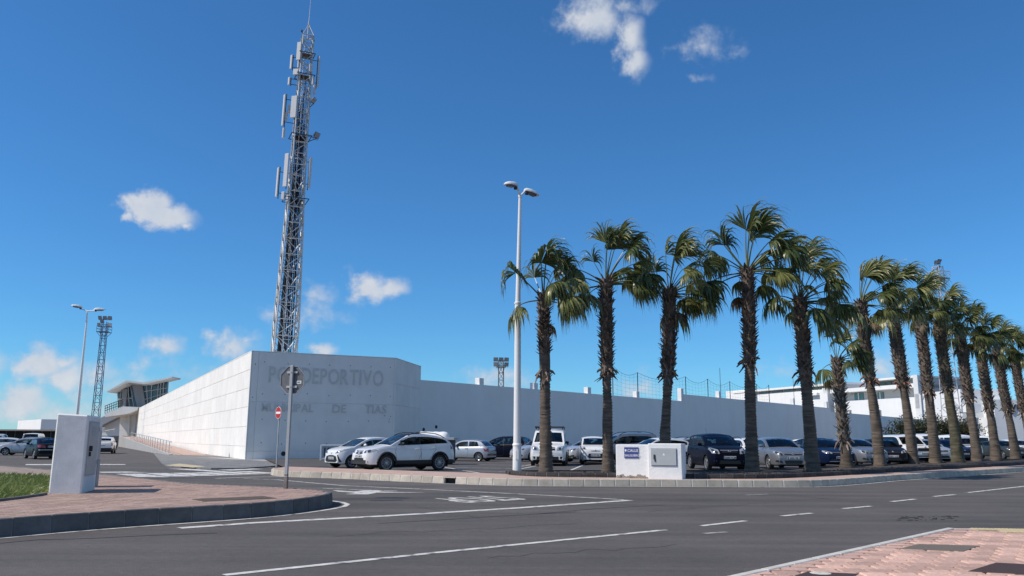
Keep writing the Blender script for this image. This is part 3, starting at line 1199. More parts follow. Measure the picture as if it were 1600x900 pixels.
SEDAN = spec(HATCH, L=4.62, W=1.8, H=1.46, wb=2.7, wr=.33, fo=.9, paint='blue', rim='multi',
             top=[(0, .58), (.03, .68), (.12, .76), (.55, .87), (1.15, .95), (1.4, .95), (2.6, .97), (3.5, 1.0), (3.9, 1.03), (4.45, 1.02), (4.58, .96), (4.62, .84)],
             roof=[(1.15, .98), (1.5, 1.18), (1.95, 1.38), (2.35, 1.45), (2.8, 1.46), (3.3, 1.41), (3.65, 1.28), (3.95, 1.1), (4.1, 1.06)],
             side=[(1.5, 1.95, 2.6, 2.64), (2.68, 2.72, 3.35, 3.3), (3.4, 3.34, 3.7, 3.55)], ws=(1.22, 1.98), rw=(3.42, 4.0),
             front=dict(grille=[[(-.44, .64), (.44, .64), (.48, .74), (-.48, .74)]], chrome=[[(-.5, .735), (.5, .735), (.5, .755), (-.5, .755)], [(-.7, .30), (.7, .30), (.7, .32), (-.7, .32)]],
                        intake=[[(-.66, .27), (.66, .27), (.58, .42), (-.58, .42)]], head=[(.5, .68), (.84, .7), (.97, .82), (.88, .83), (.52, .76)],
                        bowl=[(.66, .725, .04), (.8, .755, .035)], plate=.5, badge=(.69, .06)),
             rear=dict(tail=[(.5, .84), (.92, .84), (.92, .99), (.55, .98)], plate=.72, trim=[[(-.85, .26), (.85, .26), (.85, .5), (-.85, .5)]], chrome=[]),
             seams=HATCH['seams'], mirror=(1.75, 0), view='fr')
PANDA = spec(HATCH, L=3.65, W=1.64, H=1.56, wb=2.3, wr=.3, fo=.74, paint='white', blunt=.75, sill=.22, tumble=.15,
             top=[(0, .6), (.03, .76), (.12, .88), (.45, .98), (.82, 1.03), (1.1, 1.02), (2.2, 1.03), (3.0, 1.06), (3.5, 1.06), (3.62, 1.0), (3.65, .86)],
             roof=[(.82, 1.06), (1.1, 1.25), (1.5, 1.46), (1.8, 1.54), (2.4, 1.56), (3.0, 1.54), (3.3, 1.48), (3.45, 1.3), (3.57, 1.08)],
             side=[(1.12, 1.5, 2.05, 2.08), (2.14, 2.16, 2.78, 2.75), (2.84, 2.82, 3.2, 3.1)], ws=(.88, 1.54), rw=(3.3, 3.5),
             front=dict(grille=[], chrome=[[(-.3, .74), (.3, .74), (.3, .77), (-.3, .77)]], intake=[[(-.44, .36), (.44, .36), (.5, .44), (.46, .6), (-.46, .6), (-.5, .44)]],
                        head=[(.6, .82), (.86, .82), (.95, .98), (.7, .96)], bowl=[(.75, .88, .05)], fog=[(.66, .38), (.82, .38), (.82, .46), (.66, .46)], plate=.5, badge=(.76, .06)),
             seams=[[(1.1, 1.0), (1.0, .7), (1.08, .32), (2.05, .28), (2.15, .5), (2.1, 1.04)]], handles=[(2.0, .93), (2.7, .94)], mirror=(1.32, 0), darkmirror=True)
VAN = spec(HATCH, L=4.9, W=1.9, H=1.95, wb=3.0, wr=.33, fo=.9, paint='white', blunt=.55, sill=.26, tumble=.13, van=True, clad=.36,
           top=[(0, .7), (.03, .92), (.12, 1.0), (.5, 1.1), (.85, 1.17), (1.2, 1.13), (2.6, 1.13), (4.0, 1.13), (4.75, 1.13), (4.86, 1.1), (4.9, .9)],
           roof=[(.85, 1.2), (1.15, 1.46), (1.55, 1.76), (1.85, 1.9), (2.3, 1.95), (3.4, 1.95), (4.5, 1.92), (4.7, 1.8), (4.82, 1.2)],
           side=[(1.15, 1.5, 2.05, 2.08), (2.2, 2.2, 3.3, 3.3), (3.45, 3.45, 4.45, 4.4)], ws=(.93, 1.6), rw=(4.6, 4.78), privacy=1, gtop=.2, pillars=False,
           front=dict(grille=[[(-.42, .82), (.42, .82), (.4, .98), (-.4, .98)]], intake=[[(-.62, .32), (.62, .32), (.6, .5), (-.6, .5)]],
                      head=[(.5, .82), (.82, .83), (.95, .98), (.92, 1.06), (.55, 1.0)], bowl=[(.68, .91, .07)], plate=.58, badge=(.9, .07),
                      fog=[(.68, .38), (.86, .38), (.86, .5), (.68, .5)]),
           seams=[[(1.15, 1.1), (1.1, .7), (1.1, .36), (2.1, .36), (2.14, 1.1)]], handles=[(2.0, 1.02)], mirror=(1.5, 1.2), darkmirror=True, rack=(1.75, 4.4), load=2.4, fseat=2.0)
DOKKER = spec(VAN, L=4.36, W=1.75, H=1.8, wb=2.81, wr=.315, fo=.85, paint='silver', rack=None, rails=(1.7, 4.0), silverrails=False, pillars=True, clad=.4, van=False, load=None,
              top=[(0, .65), (.03, .82), (.12, .92), (.5, 1.02), (.95, 1.09), (1.2, 1.08), (2.4, 1.1), (3.4, 1.12), (4.25, 1.12), (4.33, 1.05), (4.36, .9)],
              roof=[(.95, 1.12), (1.25, 1.36), (1.65, 1.62), (1.95, 1.74), (2.4, 1.79), (3.2, 1.8), (4.05, 1.77), (4.2, 1.64), (4.31, 1.15)],
              side=[(1.25, 1.62, 2.15, 2.2), (2.36, 2.36, 3.9, 3.62)], ws=(1.02, 1.68), rw=(4.12, 4.27), privacy=1, gtop=.15, seams=[], handles=[(2.1, .98)], mirror=(1.5, 1.14), fseat=2.2)
PICKUP = spec(HATCH, L=4.5, W=1.74, H=1.72, wb=2.6, wr=.35, fo=.85, paint='white', blunt=.4, sill=.32, tumble=.13,
              top=[(0, .86), (.03, .95), (.12, 1.0), (.5, 1.03), (1.15, 1.08), (1.4, 1.07), (2.6, 1.08), (3.5, 1.08), (4.4, 1.08), (4.46, 1.05), (4.5, .95)],
              roof=[(1.15, 1.11), (1.4, 1.33), (1.72, 1.6), (1.95, 1.69), (2.3, 1.72), (3.2, 1.72), (4.1, 1.7), (4.3, 1.5), (4.42, 1.1)],
              side=[(1.42, 1.74, 2.3, 2.32), (2.4, 2.4, 3.2, 3.2), (3.3, 3.3, 4.1, 4.0)], ws=(1.22, 1.74), rw=(4.15, 4.34), privacy=1,
              front=dict(grille=[[(-.56, .74), (.56, .74), (.56, .92), (-.56, .92)]], intake=[[(-.7, .42), (.7, .42), (.7, .48), (-.7, .48)]],
                         head=[(.6, .74), (.9, .74), (.92, .92), (.6, .92)], bowl=[(.74, .83, .07)], plate=.6,
                         chrome=[[(-.9, .5), (.9, .5), (.9, .56), (-.9, .56)]], badge=(.96, .05)),
              rear=dict(), seams=[], handles=[(2.2, .95)], mirror=(1.6, 1.16), darkmirror=True, rim='steel')
WAGON = spec(HATCH, L=4.5, H=1.48, wb=2.65, paint='silver',
             top=[(0, .60), (.03, .68), (.12, .76), (.5, .87), (1.0, .955), (1.3, .96), (2.4, .985), (3.4, 1.02), (4.3, 1.05), (4.46, .98), (4.5, .86)],
             roof=[(1.0, .985), (1.35, 1.19), (1.75, 1.385), (2.1, 1.46), (2.7, 1.48), (3.5, 1.46), (4.0, 1.42), (4.2, 1.28), (4.38, 1.07)],
             side=[(1.32, 1.78, 2.38, 2.42), (2.46, 2.5, 3.2, 3.18), (3.26, 3.24, 4.05, 3.9)], ws=(1.06, 1.78), rw=(4.0, 4.28), rails=(2.0, 4.0))

# ------------------------------------------------------------------ materials of the place
M_ASPH = mat('asphalt', (.088, .078, .072), .85, var=.22, vscale=.35, bump=.55, bscale=55, detail=9, grain=.3, gscale=70, tracks=.32)
M_LOT = mat('lot_asphalt', (.075, .069, .066), .85, var=.22, vscale=.3, bump=.4, bscale=50, detail=9)
M_EARTH = mat('dry_earth', (.17, .13, .095), .95, var=.25, vscale=.05)
M_LINE = mat('road_paint', (.56, .55, .52), .75, var=.3, vscale=7, bump=.2, bscale=80, detail=8, hueto=(.17, .16, .155), hth=(.54, .66))
M_LINEW = mat('worn_road_paint', (.3, .295, .285), .8, var=.6, vscale=7, detail=8)
M_TAR = mat('tar_seam', (.022, .022, .024), .7)
M_BRICK = mat('pavement_brick', (.37, .255, .205), .85, var=.18, vscale=1.2, island=.16, bump=.2, bscale=90)
M_BRICKP = mat('pavement_brick_pale', (.47, .305, .245), .85, var=.18, vscale=1.5, objvar=.22, island=.12, bump=.3, bscale=60, grain=.12, gscale=30)
M_JOINT = mat('brick_bed', (.27, .21, .175), .95, var=.3, vscale=2)
M_KERB = mat('kerb_concrete', (.46, .41, .34), .85, var=.2, vscale=3, bump=.3, bscale=60, objvar=.12)
M_KERBD = mat('kerb_basalt', (.11, .105, .105), .8, var=.25, vscale=4, bump=.3, bscale=60, objvar=.18)
M_MORT = mat('mortar', (.58, .55, .50), .9, var=.3, vscale=8)
M_LAVA = mat('lava_stone', (.045, .042, .042), .9, var=.4, vscale=5, bump=.5, bscale=30, objvar=.3)
M_PICON = mat('black_gravel', (.055, .045, .04), .95, var=.5, vscale=6, bump=.8, bscale=70)
M_WHITE = mat('white_render', (.76, .755, .74), .85, var=.06, vscale=.8, bump=.12, bscale=30, streak=.05)
M_WALLB = mat('long_wall_render', (.8, .79, .77), .85, var=.04, vscale=.4, bump=.08, bscale=20, streak=.04)
M_CONC = mat('board_concrete', (.79, .76, .715), .8, var=.06, vscale=.7, streak=.07, bump=.15, bscale=14, objvar=.035)
M_CONCG = mat('grey_concrete', (.36, .355, .345), .85, var=.12, vscale=.8, streak=.2, bump=.2, bscale=18)
M_LETTER = mat('cut_concrete_letters', (.60, .585, .56), .8, var=.08, vscale=2)
M_DARK = mat('dark_metal', (.03, .032, .038), .5, .4)
M_GALV = mat('galvanised_steel', (.46, .46, .455), .5, .25, var=.2, vscale=3)
M_STEEL = mat('grey_paint_steel', (.36, .37, .385), .5, .1)
M_LAMPW = mat('lamp_white_paint', (.74, .74, .73), .4)
M_RED = mat('sign_red', (.42, .018, .02), .4)
M_SIGNW = mat('sign_white', (.8, .8, .8), .4)
M_SIGNBK = mat('sign_back_grey', (.125, .13, .14), .6, .1, var=.2, vscale=8)
M_BLUE = mat('sign_blue', (.055, .075, .24), .4)
M_ALU = mat('grey_door', (.44, .42, .39), .5, .2, var=.08, vscale=6)
M_RUST = mat('iron_cover', (.1, .075, .055), .8, .2, var=.3, vscale=20, bump=.3, bscale=120)
M_YEL = mat('tactile_yellow', (.50, .42, .26), .8, var=.2, vscale=6)
M_GLAZ = mat('building_glass', (.035, .06, .075), .06, 0, spec=.8)
M_SHADEGL = mat('window_green', (.10, .14, .13), .15)
M_ANT = mat('antenna_grey', (.52, .52, .53), .5)
M_CABLE = mat('cable_blue', (.015, .02, .06), .5)
M_CABLED = mat('cable_black', (.012, .012, .014), .5)
M_BROWN = mat('brown_roof', (.30, .25, .22), .85)
M_BARK = None

H2 = lambda p: Vector((p[0], p[1], 0))


def sheet(name, poly, z, m, kind='structure', parent=None, label=None):
    g = MB()
    g.add([(p[0], p[1], z if not callable(z) else z(p[0], p[1])) for p in poly], [tuple(range(len(poly)))])
    o = g.build(name, m, parent)
    if o.data.polygons[0].normal.z < 0:
        o.data.flip_normals()
    if kind and parent is None:
        o['kind'] = kind
    return o


# ------------------------------------------------------------------ ground and road
sheet('ground', [(-4000, -400), (4000, -400), (4000, 6000), (-4000, 6000)], -.03, M_EARTH)
road = sheet('road', [(-140, -25), (150, -25), (150, 150), (-140, 150)], 0.0, M_ASPH)
LOTZ = lambda x, y: .12 + .08 * min(1, max(0, (x - 2) / 8))
KERBF = spline([(-10.3, 36.2), (-9.9, 34.6), (-9.2, 33.3), (-8.11, 32.42), (-6.74, 31.77), (-4.57, 30.25), (-2.37, 28.69), (-1.02, 27.8), (0.2, 27.38), (2, 27.28),
                (4.19, 27.33), (6.2, 27.3), (8.35, 27.35), (9.5, 27.5), (10.44, 27.93), (12.16, 29.51), (14.82, 32.35), (19.77, 36.96),
                (26.38, 43.12), (36, 51.8), (50, 64.4), (70, 82.5)], .5)
PLANT = spline([(-.15, 31.0), (.1, 30.1), (.75, 29.3), (1.5, 28.95), (3.31, 28.72), (6.46, 28.25), (8.0, 28.3), (9.2, 28.8), (11.87, 31.03), (16.41, 35.55),
                (22.31, 41.3), (31.5, 49.9), (46, 63), (66, 81)], .42)
PBACK = [(-.15, 31.3), (.4, 32.2), (2, 32.75), (4, 33.0), (7, 33.5), (9.5, 34.2), (11.5, 35.4), (14.4, 38.6), (18.4, 43.2), (24, 48.8), (32, 56.2), (44, 67), (62, 83)]

# lot surface
lotp = [(-10.2, 38.3), (-8.52, 37.0), (-5.4, 34.9), (-2.6, 32.9), (-1.0, 32.0)] + PBACK + [(90, 110), (140, 240), (60, 240), (30, 116), (-6, 72), (-17, 57.6)]
g = MB()
V, T, tg = cdt(lotp, [], 3.0)
g.add([(v.x, v.y, LOTZ(v.x, v.y)) for v in V], [tuple(t) for t in T])
lot = g.build('car_park', M_LOT)
lot['kind'] = 'structure'
if lot.data.polygons[0].normal.z < 0:
    lot.data.flip_normals()


def band(line, w, z, m, name='road_marking', parent=None, dash=None):
    """painted line of width w along 2D points"""
    g = MB()
    pts = [Vector((p[0], p[1])) for p in line]
    L, Rr = [], []
    for i, p in enumerate(pts):
        t = (pts[min(i + 1, len(pts) - 1)] - pts[max(i - 1, 0)]).normalized()
        n = Vector((-t.y, t.x)) * w / 2
        L.append(p + n)
        Rr.append(p - n)
    zz = z if callable(z) else (lambda x, y: z)
    for i in range(len(pts) - 1):
        q = (Rr[i], Rr[i + 1], L[i + 1], L[i])
        g.add([(v.x, v.y, zz(v.x, v.y)) for v in q], [(0, 1, 2, 3)])
    o = g.build(name, m, parent)
    return o


def gq(*uv):
    return [G(u, v) for u, v in uv]


def mark(uv, m=None, z=.005, name='road_marking'):
    o = sheet(name, [(p.x, p.y) for p in gq(*uv)], z, m or M_LINE, parent=road)
    return o


band([G(280, 825.5), G(400, 817), G(600, 806.5), G(800, 794.5), G(985, 781.8)], .24, .005, M_LINE, parent=road)
band([G(380, 748), G(430, 749.5), G(480, 754), G(540, 759.2), G(600, 761.8), G(680, 765.5), G(760, 769.5), G(860, 774.5), G(975, 781)], .13, .0055, M_LINE, parent=road)
band([G(335, 747.6), G(400, 745.4), G(470, 744.4), G(520, 747.4)], .2, .005, M_LINE, parent=road)
band([G(505, 763.2), G(560, 765.4), G(620, 767.2)], .12, .005, M_LINE, parent=road)
band([G(350, 899), G(520, 881), G(700, 862), G(860, 846), G(1040, 828.2)], .13, .005, M_LINE, parent=road)
for (a, c) in (((1095, 822), (1165, 814)), ((1222, 806.5), (1268, 802)), ((1317, 795), (1362, 791)), ((1393, 784), (1430, 780)),
               ((1458, 776), (1492, 773)), ((1511, 770), (1600, 760))):
    band([G(*a), G(*c)], .13, .005, M_LINE, parent=road)
band([G(1600, 760), G(1680, 751), G(1800, 742)], .13, .005, M_LINE, parent=road)
for (a, c) in (((1166, 773.6), (1200, 772.2)), ((1100, 834), (1135, 831.5))):
    band([G(*a), G(*c)], .12, .005, M_LINEW, parent=road)
# turn arrow
mark([(519, 766.0), (553, 768.2), (568, 766.4), (600, 766.4), (592, 768.2), (665, 769.9), (590, 769.9), (575, 772.6), (540, 772.4), (556, 770.2), (528, 768.2)])
# give-way word painted for drivers coming out of the side road
me = text_mesh('STOP', 1.0, .001, .012, 1.02, 'CENTER')
me.materials.append(M_LINE)
dv = Vector((.68, -.73, 0)).normalized()
rt = Vector((dv.y, -dv.x, 0))
o = link('road_word', me, road)
c0 = Vector((-.78, 21.05, .004)) - dv * .85
o.matrix_local = Matrix(((rt.x * .82, dv.x * 2.35, 0, c0.x), (rt.y * .82, dv.y * 2.35, 0, c0.y), (0, 0, 1, c0.z), (0, 0, 0, 1)))
# zebra crossing and the far lines of the side road
for q in ([(180, 740.6), (222, 740.2), (266, 745.8), (216, 745.4)], [(226, 739.4), (262, 739.2), (306, 744.4), (262, 744.6)], [(265, 739), (296, 738.7), (346, 743.2), (304, 743.6)],
          [(298, 738.3), (328, 738), (382, 742.2), (345, 742.6)], [(330, 737.4), (360, 737), (412, 740.8), (382, 741.4)], [(363, 736.6), (392, 736.3), (438, 739.6), (412, 740.2)],
          [(262, 732.4), (300, 732.6), (360, 737.2), (330, 737)], [(340, 734.2), (395, 732.2), (412, 733), (360, 735.4)], [(390, 728.6), (408, 728.4), (424, 730.2), (402, 730.4)],
          [(150, 737.4), (200, 737.0), (235, 738.4), (160, 738.8)], [(40, 725.4), (84, 725.2), (84, 726.8), (40, 726.8)], [(150, 725.2), (196, 725.4), (196, 726.4), (150, 726.4)]):
    mark(q)

# asphalt seams and a broken patch
for ln, w in (([G(0, 849), G(60, 843.5), G(140, 841.6), G(240, 836.5), G(340, 833)], .05), ([G(578, 782.4), G(604, 782.0), G(629, 781.4)], .16),
              ([G(470, 781), G(560, 781.2), G(630, 780.8)], .035), ([G(590, 818), G(680, 813), G(790, 806), G(900, 800)], .04),
              ([G(840, 803), G(930, 795), G(1040, 789)], .04)):
    band(ln, w, .003, M_TAR, 'tar_seam', road)
rc_ = random.Random(77)
for (u0, v0, u1, v1, n) in ((1010, 800, 1330, 776, 14), (1180, 770, 1420, 790, 12), (520, 838, 900, 818, 14), (760, 872, 1060, 852, 12), (640, 790, 760, 812, 7)):
    pts = []
    for i in range(n + 1):
        t = i / n
        p = G(u0 + (u1 - u0) * t, v0 + (v1 - v0) * t)
        pts.append((p.x + rc_.gauss(0, .05), p.y + rc_.gauss(0, .09)))
    band(pts, .018, .0025, mat('crack_dark', (.045, .043, .042), .8), 'crack', road)
random.seed(4)
g = MB()
for k in range(45):
    c = G(1402 + random.random() ** 1.3 * 95, 806.5 + random.random() * 7)
    r_ = .01 + random.random() * .025
    g.prism([(c.x + r_ * math.cos(a) * (1 + random.random()), c.y + r_ * math.sin(a)) for a in (0, 1.2, 2.5, 3.8, 5)], .001, .006 + random.random() * .006)
o = g.build('loose_chippings', mat('chippings', (.048, .045, .042), .9))
tag(o, 'dark loose chippings on the worn road patch', 'chippings', kind='stuff')
mark([(1404, 809), (1420, 808.3), (1438, 808.5), (1430, 809.3), (1416, 809.5)], M_TAR, z=.0035, name='pothole_patch')
# bay lines of the car park
for a, c in (((700, 740.5), (640, 734)), ((760, 741), (690, 729.5)), ((812, 733), (858, 724)), ((892, 735), (912, 727)), ((690, 725), (800, 727)), ((700, 730), (810, 732.6)),
             ((760, 722), (830, 722)), ((812, 729), (850, 723)), ((730, 735.5), (800, 737.4)), ((820, 737.4), (960, 735))):
    band([G(*a, .12), G(*c, .12)], .13, lambda x, y: LOTZ(x, y) + .005, M_LINE, 'bay_line', lot)


# ------------------------------------------------------------------ kerbs and pavements
def kerb(line, w, z0, z1, parent, m, gap=.014, name='kerb_stone', lean=.02, skip=(), mortar=None):
    """one solid stone per step of the line; the stone lies to the left of the walking direction"""
    out = []
    for i in range(len(line) - 1):
        if i in skip:
            continue
        a, c = line[i], line[i + 1]
        t = (c - a).normalized()

        def nrm(j):
            p, q = line[max(j - 1, 0)], line[min(j + 1, len(line) - 1)]
            d = (q - p).normalized()
            return Vector((-d.y, d.x))
        na, nc = nrm(i), nrm(i + 1)
        a2, c2 = a + t * gap / 2, c - t * gap / 2
        g = MB()
        j = (random.random() - .5) * .012
        low = [(a2.x, a2.y, z0), (c2.x, c2.y, z0), (c2.x + nc.x * w, c2.y + nc.y * w, z0), (a2.x + na.x * w, a2.y + na.y * w, z0)]
        a3, c3 = a2 + na * (lean + j), c2 + nc * (lean + j)
        hi = [(a3.x, a3.y, z1 + j * .3), (c3.x, c3.y, z1 + j * .3), (c2.x + nc.x * w, c2.y + nc.y * w, z1), (a2.x + na.x * w, a2.y + na.y * w, z1)]
        g.hexa(low, hi)
        out.append(g.build(name, m, parent, bevel=.012))
    # mortar core set back behind the faces
    g = MB()
    for i in range(len(line) - 1):
        if i in skip:
            continue
        a, c = line[i], line[i + 1]

        def nrm(j):
            p, q = line[max(j - 1, 0)], line[min(j + 1, len(line) - 1)]
            d = (q - p).normalized()
            return Vector((-d.y, d.x))
        na, nc = nrm(i), nrm(i + 1)
        q = [a + na * .012, c + nc * .012, c + nc * (w - .01), a + na * (w - .01)]
        q2 = [a + na * (lean + .016), c + nc * (lean + .016), c + nc * (w - .01), a + na * (w - .01)]
        g.hexa([(p.x, p.y, z0) for p in q], [(p.x, p.y, z1 - .01) for p in q2])
    g.build('mortar', mortar or M_MORT, parent)
    return out


random.seed(11)
# -- pavement in front of the palms
pav = thing('pavement', None, None, (0, 0, 0))
pav['kind'] = 'structure'
near = [i for i, p in enumerate(KERBF) if (p - Vector((-2.55, 28.82))).length < .55]
gut = near[len(near) // 2]
kerb(KERBF[:len(KERBF)], .14, -.02, .22, pav, M_KERB, gap=.035, skip=(gut,))
inner = [(p.x, p.y) for p in KERBF]
off_in = []
for i, p in enumerate(KERBF):
    d = (KERBF[min(i + 1, len(KERBF) - 1)] - KERBF[max(i - 1, 0)]).normalized()
    off_in.append((p.x - d.y * .13, p.y + d.x * .13))
pbk = [(-10.2, 38.3), (-8.52, 37.0), (-5.4, 34.9), (-2.6, 32.9), (-1.0, 32.0)]
surf = off_in + [(66.2, 81.2)] + [(p.x, p.y) for p in PLANT[::-1]] + [(-.15, 31.3)] + pbk[::-1]
g = MB()
V, T, tg = cdt(surf, [], 1.2)
M_PAVF = mat('paver_surface', (.46, .31, .25), .88, var=.16, vscale=2.2, bump=.3, bscale=45, hueto=(.42, .32, .27))
g.add([(v.x, v.y, .215) for v in V], [tuple(t) for t in T])
o = g.build('paver_surface', M_PAVF, pav)
if o.data.polygons[0].normal.z < 0:
    o.data.flip_normals()
g = MB()
c = (KERBF[gut] + KERBF[gut + 1]) / 2
t = (KERBF[gut + 1] - KERBF[gut]).normalized()
n = Vector((-t.y, t.x))
g.box((c.x + n.x * .22, c.y + n.y * .22, .06), (.5, .1, .16), math.atan2(t.y, t.x))
g.build('gully_opening', M_TAR, pav)
g = MB()
g.box((c.x + n.x * .08, c.y + n.y * .08, .20), (.5, .16, .03), math.atan2(t.y, t.x))
g.build('gully_lintel', M_KERB, pav)
# back edge of the pavement
g = MB()
for a, q in zip(pbk, pbk[1:]):
    v = Vector((q[0] - a[0], q[1] - a[1]))
    g.box(((a[0] + q[0]) / 2, (a[1] + q[1]) / 2, .08), (v.length, .08, .275), math.atan2(v.y, v.x))
g.build('edging', M_KERB, pav)
EL = spline([(p.x + .001, p.y) for p in KERBF[16:]], 1.0)
EL2 = []
for i, p in enumerate(EL):
    d = (EL[min(i + 1, len(EL) - 1)] - EL[max(i - 1, 0)]).normalized()
    EL2.append((p.x + d.y * .14, p.y - d.x * .14))
band(EL2, .1, .005, M_LINE, parent=road)

# -- planter bed of black gravel with a lava-stone edge
bed = thing('planting_bed', None, None)
bed['kind'] = 'structure'
kerb(PLANT, .2, .2, .37, bed, M_LAVA, gap=.024, name='edging_stone', lean=.015, mortar=mat('lava_mortar', (.17, .16, .15), .9, var=.4, vscale=6))
soil = [(p.x, p.y) for p in PLANT] + [(62.5, 83.2)] + PBACK[::-1]
g = MB()
V, T, tg = cdt(soil, [], .5)
soilz = lambda x, y: .27 + .05 * noise.noise(Vector((x * .9, y * .9, 3)))
g.add([(v.x, v.y, soilz(v.x, v.y)) for v in V], [tuple(t) for t in T])
o = g.build('gravel', M_PICON, bed, smooth=60)
if o.data.polygons[0].normal.z < 0:
    o.data.flip_normals()
g = MB()
for a, q in zip(PBACK, PBACK[1:]):
    v = Vector((q[0] - a[0], q[1] - a[1]))
    g.box(((a[0] + q[0]) / 2, (a[1] + q[1]) / 2, .17), (v.length + .02, .12, .3), math.atan2(v.y, v.x))
g.build('rear_kerb', M_LAVA, bed)
g = MB()
random.seed(8)
for k in range(900):
    i = random.randrange(0, 70)
    p = PLANT[i]
    x, y = p.x + random.uniform(-.2, .4), p.y + random.uniform(.3, 2.4)
    if not inside((x, y), soil):
        continue
    r_ = random.uniform(.02, .06)
    z = soilz(x, y)
    g.hexa([(x - r_, y - r_, z - .02), (x + r_, y - r_ * .6, z - .02), (x + r_ * .7, y + r_, z - .02), (x - r_ * .8, y + r_ * .7, z - .02)],
           [(x - r_ * .5, y - r_ * .4, z + r_), (x + r_ * .5, y - r_ * .3, z + r_ * .8), (x + r_ * .3, y + r_ * .5, z + r_), (x - r_ * .4, y + r_ * .3, z + r_ * .9)])
tag(g.build('lava_pebbles', M_LAVA), 'dark lava pebbles strewn over the planting bed', 'pebbles', kind='stuff')

# -- island pavement on the left
ISL = spline([(-13, 3.2), (-10.2, 8.2), (-8.6, 10.9), (-7.54, 12.58), (-7.0, 13.4), (-6.35, 14.2), (-5.6, 14.98), (-4.82, 15.85), (-4.3, 16.9), (-4.03, 18.0), (-4.0, 19.0), (-4.35, 19.9),
              (-5.0, 20.55), (-5.74, 21.09), (-6.96, 21.86), (-8.59, 22.75), (-10.65, 25.0), (-13.6, 28.2), (-17, 31.6), (-30, 44)], .58)
isl = thing('pavement', None, None)
isl['kind'] = 'structure'
random.seed(5)
kerb(ISL, .13, -.02, .27, isl, M_KERBD, gap=.012, lean=.03, mortar=mat('kerb_mortar_grey', (.24, .23, .22), .9))
offI = []
for i, p in enumerate(ISL):
    d = (ISL[min(i + 1, len(ISL) - 1)] - ISL[max(i - 1, 0)]).normalized()
    offI.append((p.x - d.y * .125, p.y + d.x * .125))
islp = offI + [(-40, 44), (-40, 3)]
g = MB()
V, T, tg = cdt(islp, [], 4)
g.add([(v.x, v.y, .245) for v in V], [tuple(t) for t in T])
o = g.build('brick_bed', M_JOINT, isl)
if o.data.polygons[0].normal.z < 0:
    o.data.flip_normals()
# light kerb line on the road at its foot
KL = []
for i, p in enumerate(ISL):
    if 3 < p.y and i < 36:
        d = (ISL[min(i + 1, len(ISL) - 1)] - ISL[max(i - 1, 0)]).normalized()
        w_ = .13 + .2 * math.exp(-((p.y - 18.9) / 1.6) ** 2) * (1 if p.x > -5 else 0)
        KL.append((p.x + d.y * w_, p.y - d.x * w_))
band(KL, .12, .006, M_LINE, parent=road)
GRASS = [(-9.8, 15.9), (-9.85, 17.4), (-10.05, 18.4), (-10.6, 19.6), (-12.2, 22.6), (-14.0, 25.8), (-16.6, 27.2), (-24, 27.8), (-24, 14)]
CAB = [(-10.0, 18.22), (-9.36, 18.36), (-9.78, 19.8), (-10.42, 19.66)]


def clip(poly, region):
    """part of a convex brick inside a convex region"""
    out = poly
    sgn = sum((region[i][0] - region[i - 1][0]) * (region[i][1] + region[i - 1][1]) for i in range(len(region)))
    for i in range(len(region)):
        a, c = region[i - 1], region[i]
        if sgn > 0:
            a, c = c, a
        res = []
        for k in range(len(out)):
            p, q = out[k - 1], out[k]
            dp = (c[0] - a[0]) * (p[1] - a[1]) - (c[1] - a[1]) * (p[0] - a[0])
            dq = (c[0] - a[0]) * (q[1] - a[1]) - (c[1] - a[1]) * (q[0] - a[0])
            if (dp >= 0) != (dq >= 0):
                t = dp / (dp - dq)
                res.append((p[0] + (q[0] - p[0]) * t, p[1] + (q[1] - p[1]) * t))
            if dq >= 0:
                res.append(q)
        out = res
        if len(out) < 3:
            return []
    return out


def bricks(region, holes, z, L, W, ang, m, parent, x0, y0, x1, y1, zj=.002, gap=.008, single=None, h=.03, cut=False):
    """running-bond paving; the nearest bricks are single parts, the rest one part"""
    c, s = math.cos(ang), math.sin(ang)
    R0 = max(abs(v) for v in (x0, y0, x1, y1)) * 1.6
    cand = []
    u, v = (L - gap) / 2, (W - gap) / 2
    for j in range(-int(R0 / W) - 2, int(R0 / W) + 2):
        for i in range(-int(R0 / L) - 2, int(R0 / L) + 2):
            a, b_ = (i + (.5 if j % 2 else 0)) * L, j * W
            x, y = a * c - b_ * s, a * s + b_ * c
            if not (x0 < x < x1 and y0 < y < y1):
                continue
            P = [(x + da * c - db * s, y + da * s + db * c) for da, db in ((-u, -v), (u, -v), (u, v), (-u, v))]
            if any(all(inside(q, hh) for q in P) for hh in holes):
                continue
            k = sum(inside(q, region) for q in P)
            if k == 4:
                cand.append((x, y, P, True))
            elif cut:
                P = clip(P, region)
                if len(P) > 2:
                    cand.append((x, y, P, False))
    cand.sort(key=lambda p: p[0] ** 2 + p[1] ** 2)
    if single:
        b = MB()
        b.box((0, 0, -h / 2), (L - gap, W - gap, h))
        bme = b.mesh('paving_brick', m, bevel=.014)
        vis = [p for p in cand if single(p)][:300]
        for (x, y, P, full) in vis:
            zz = z + random.uniform(-zj, zj)
            if full:
                link('paving_brick', bme, parent, (x, y, zz), (random.uniform(-.004, .004), random.uniform(-.004, .004), ang + random.uniform(-.006, .006)))
            else:
                g = MB()
                g.prism([(p[0], p[1]) for p in P], zz - h, zz)
                g.build('paving_brick', m, parent)
        done = {(p[0], p[1]) for p in vis}
        cand = [p for p in cand if (p[0], p[1]) not in done]
    g = MB()
    for (x, y, P, full) in cand:
        zz = z + random.uniform(-zj, zj)
        g.prism([(p[0], p[1]) for p in P], zz - h, zz)
    me = bpy.data.meshes.new('paving_bricks')
    me.from_pydata(g.v, [], g.f)
    me.materials.append(m)
    o = link('paving_bricks', me, parent)
    o['kind'] = 'stuff'
    return o


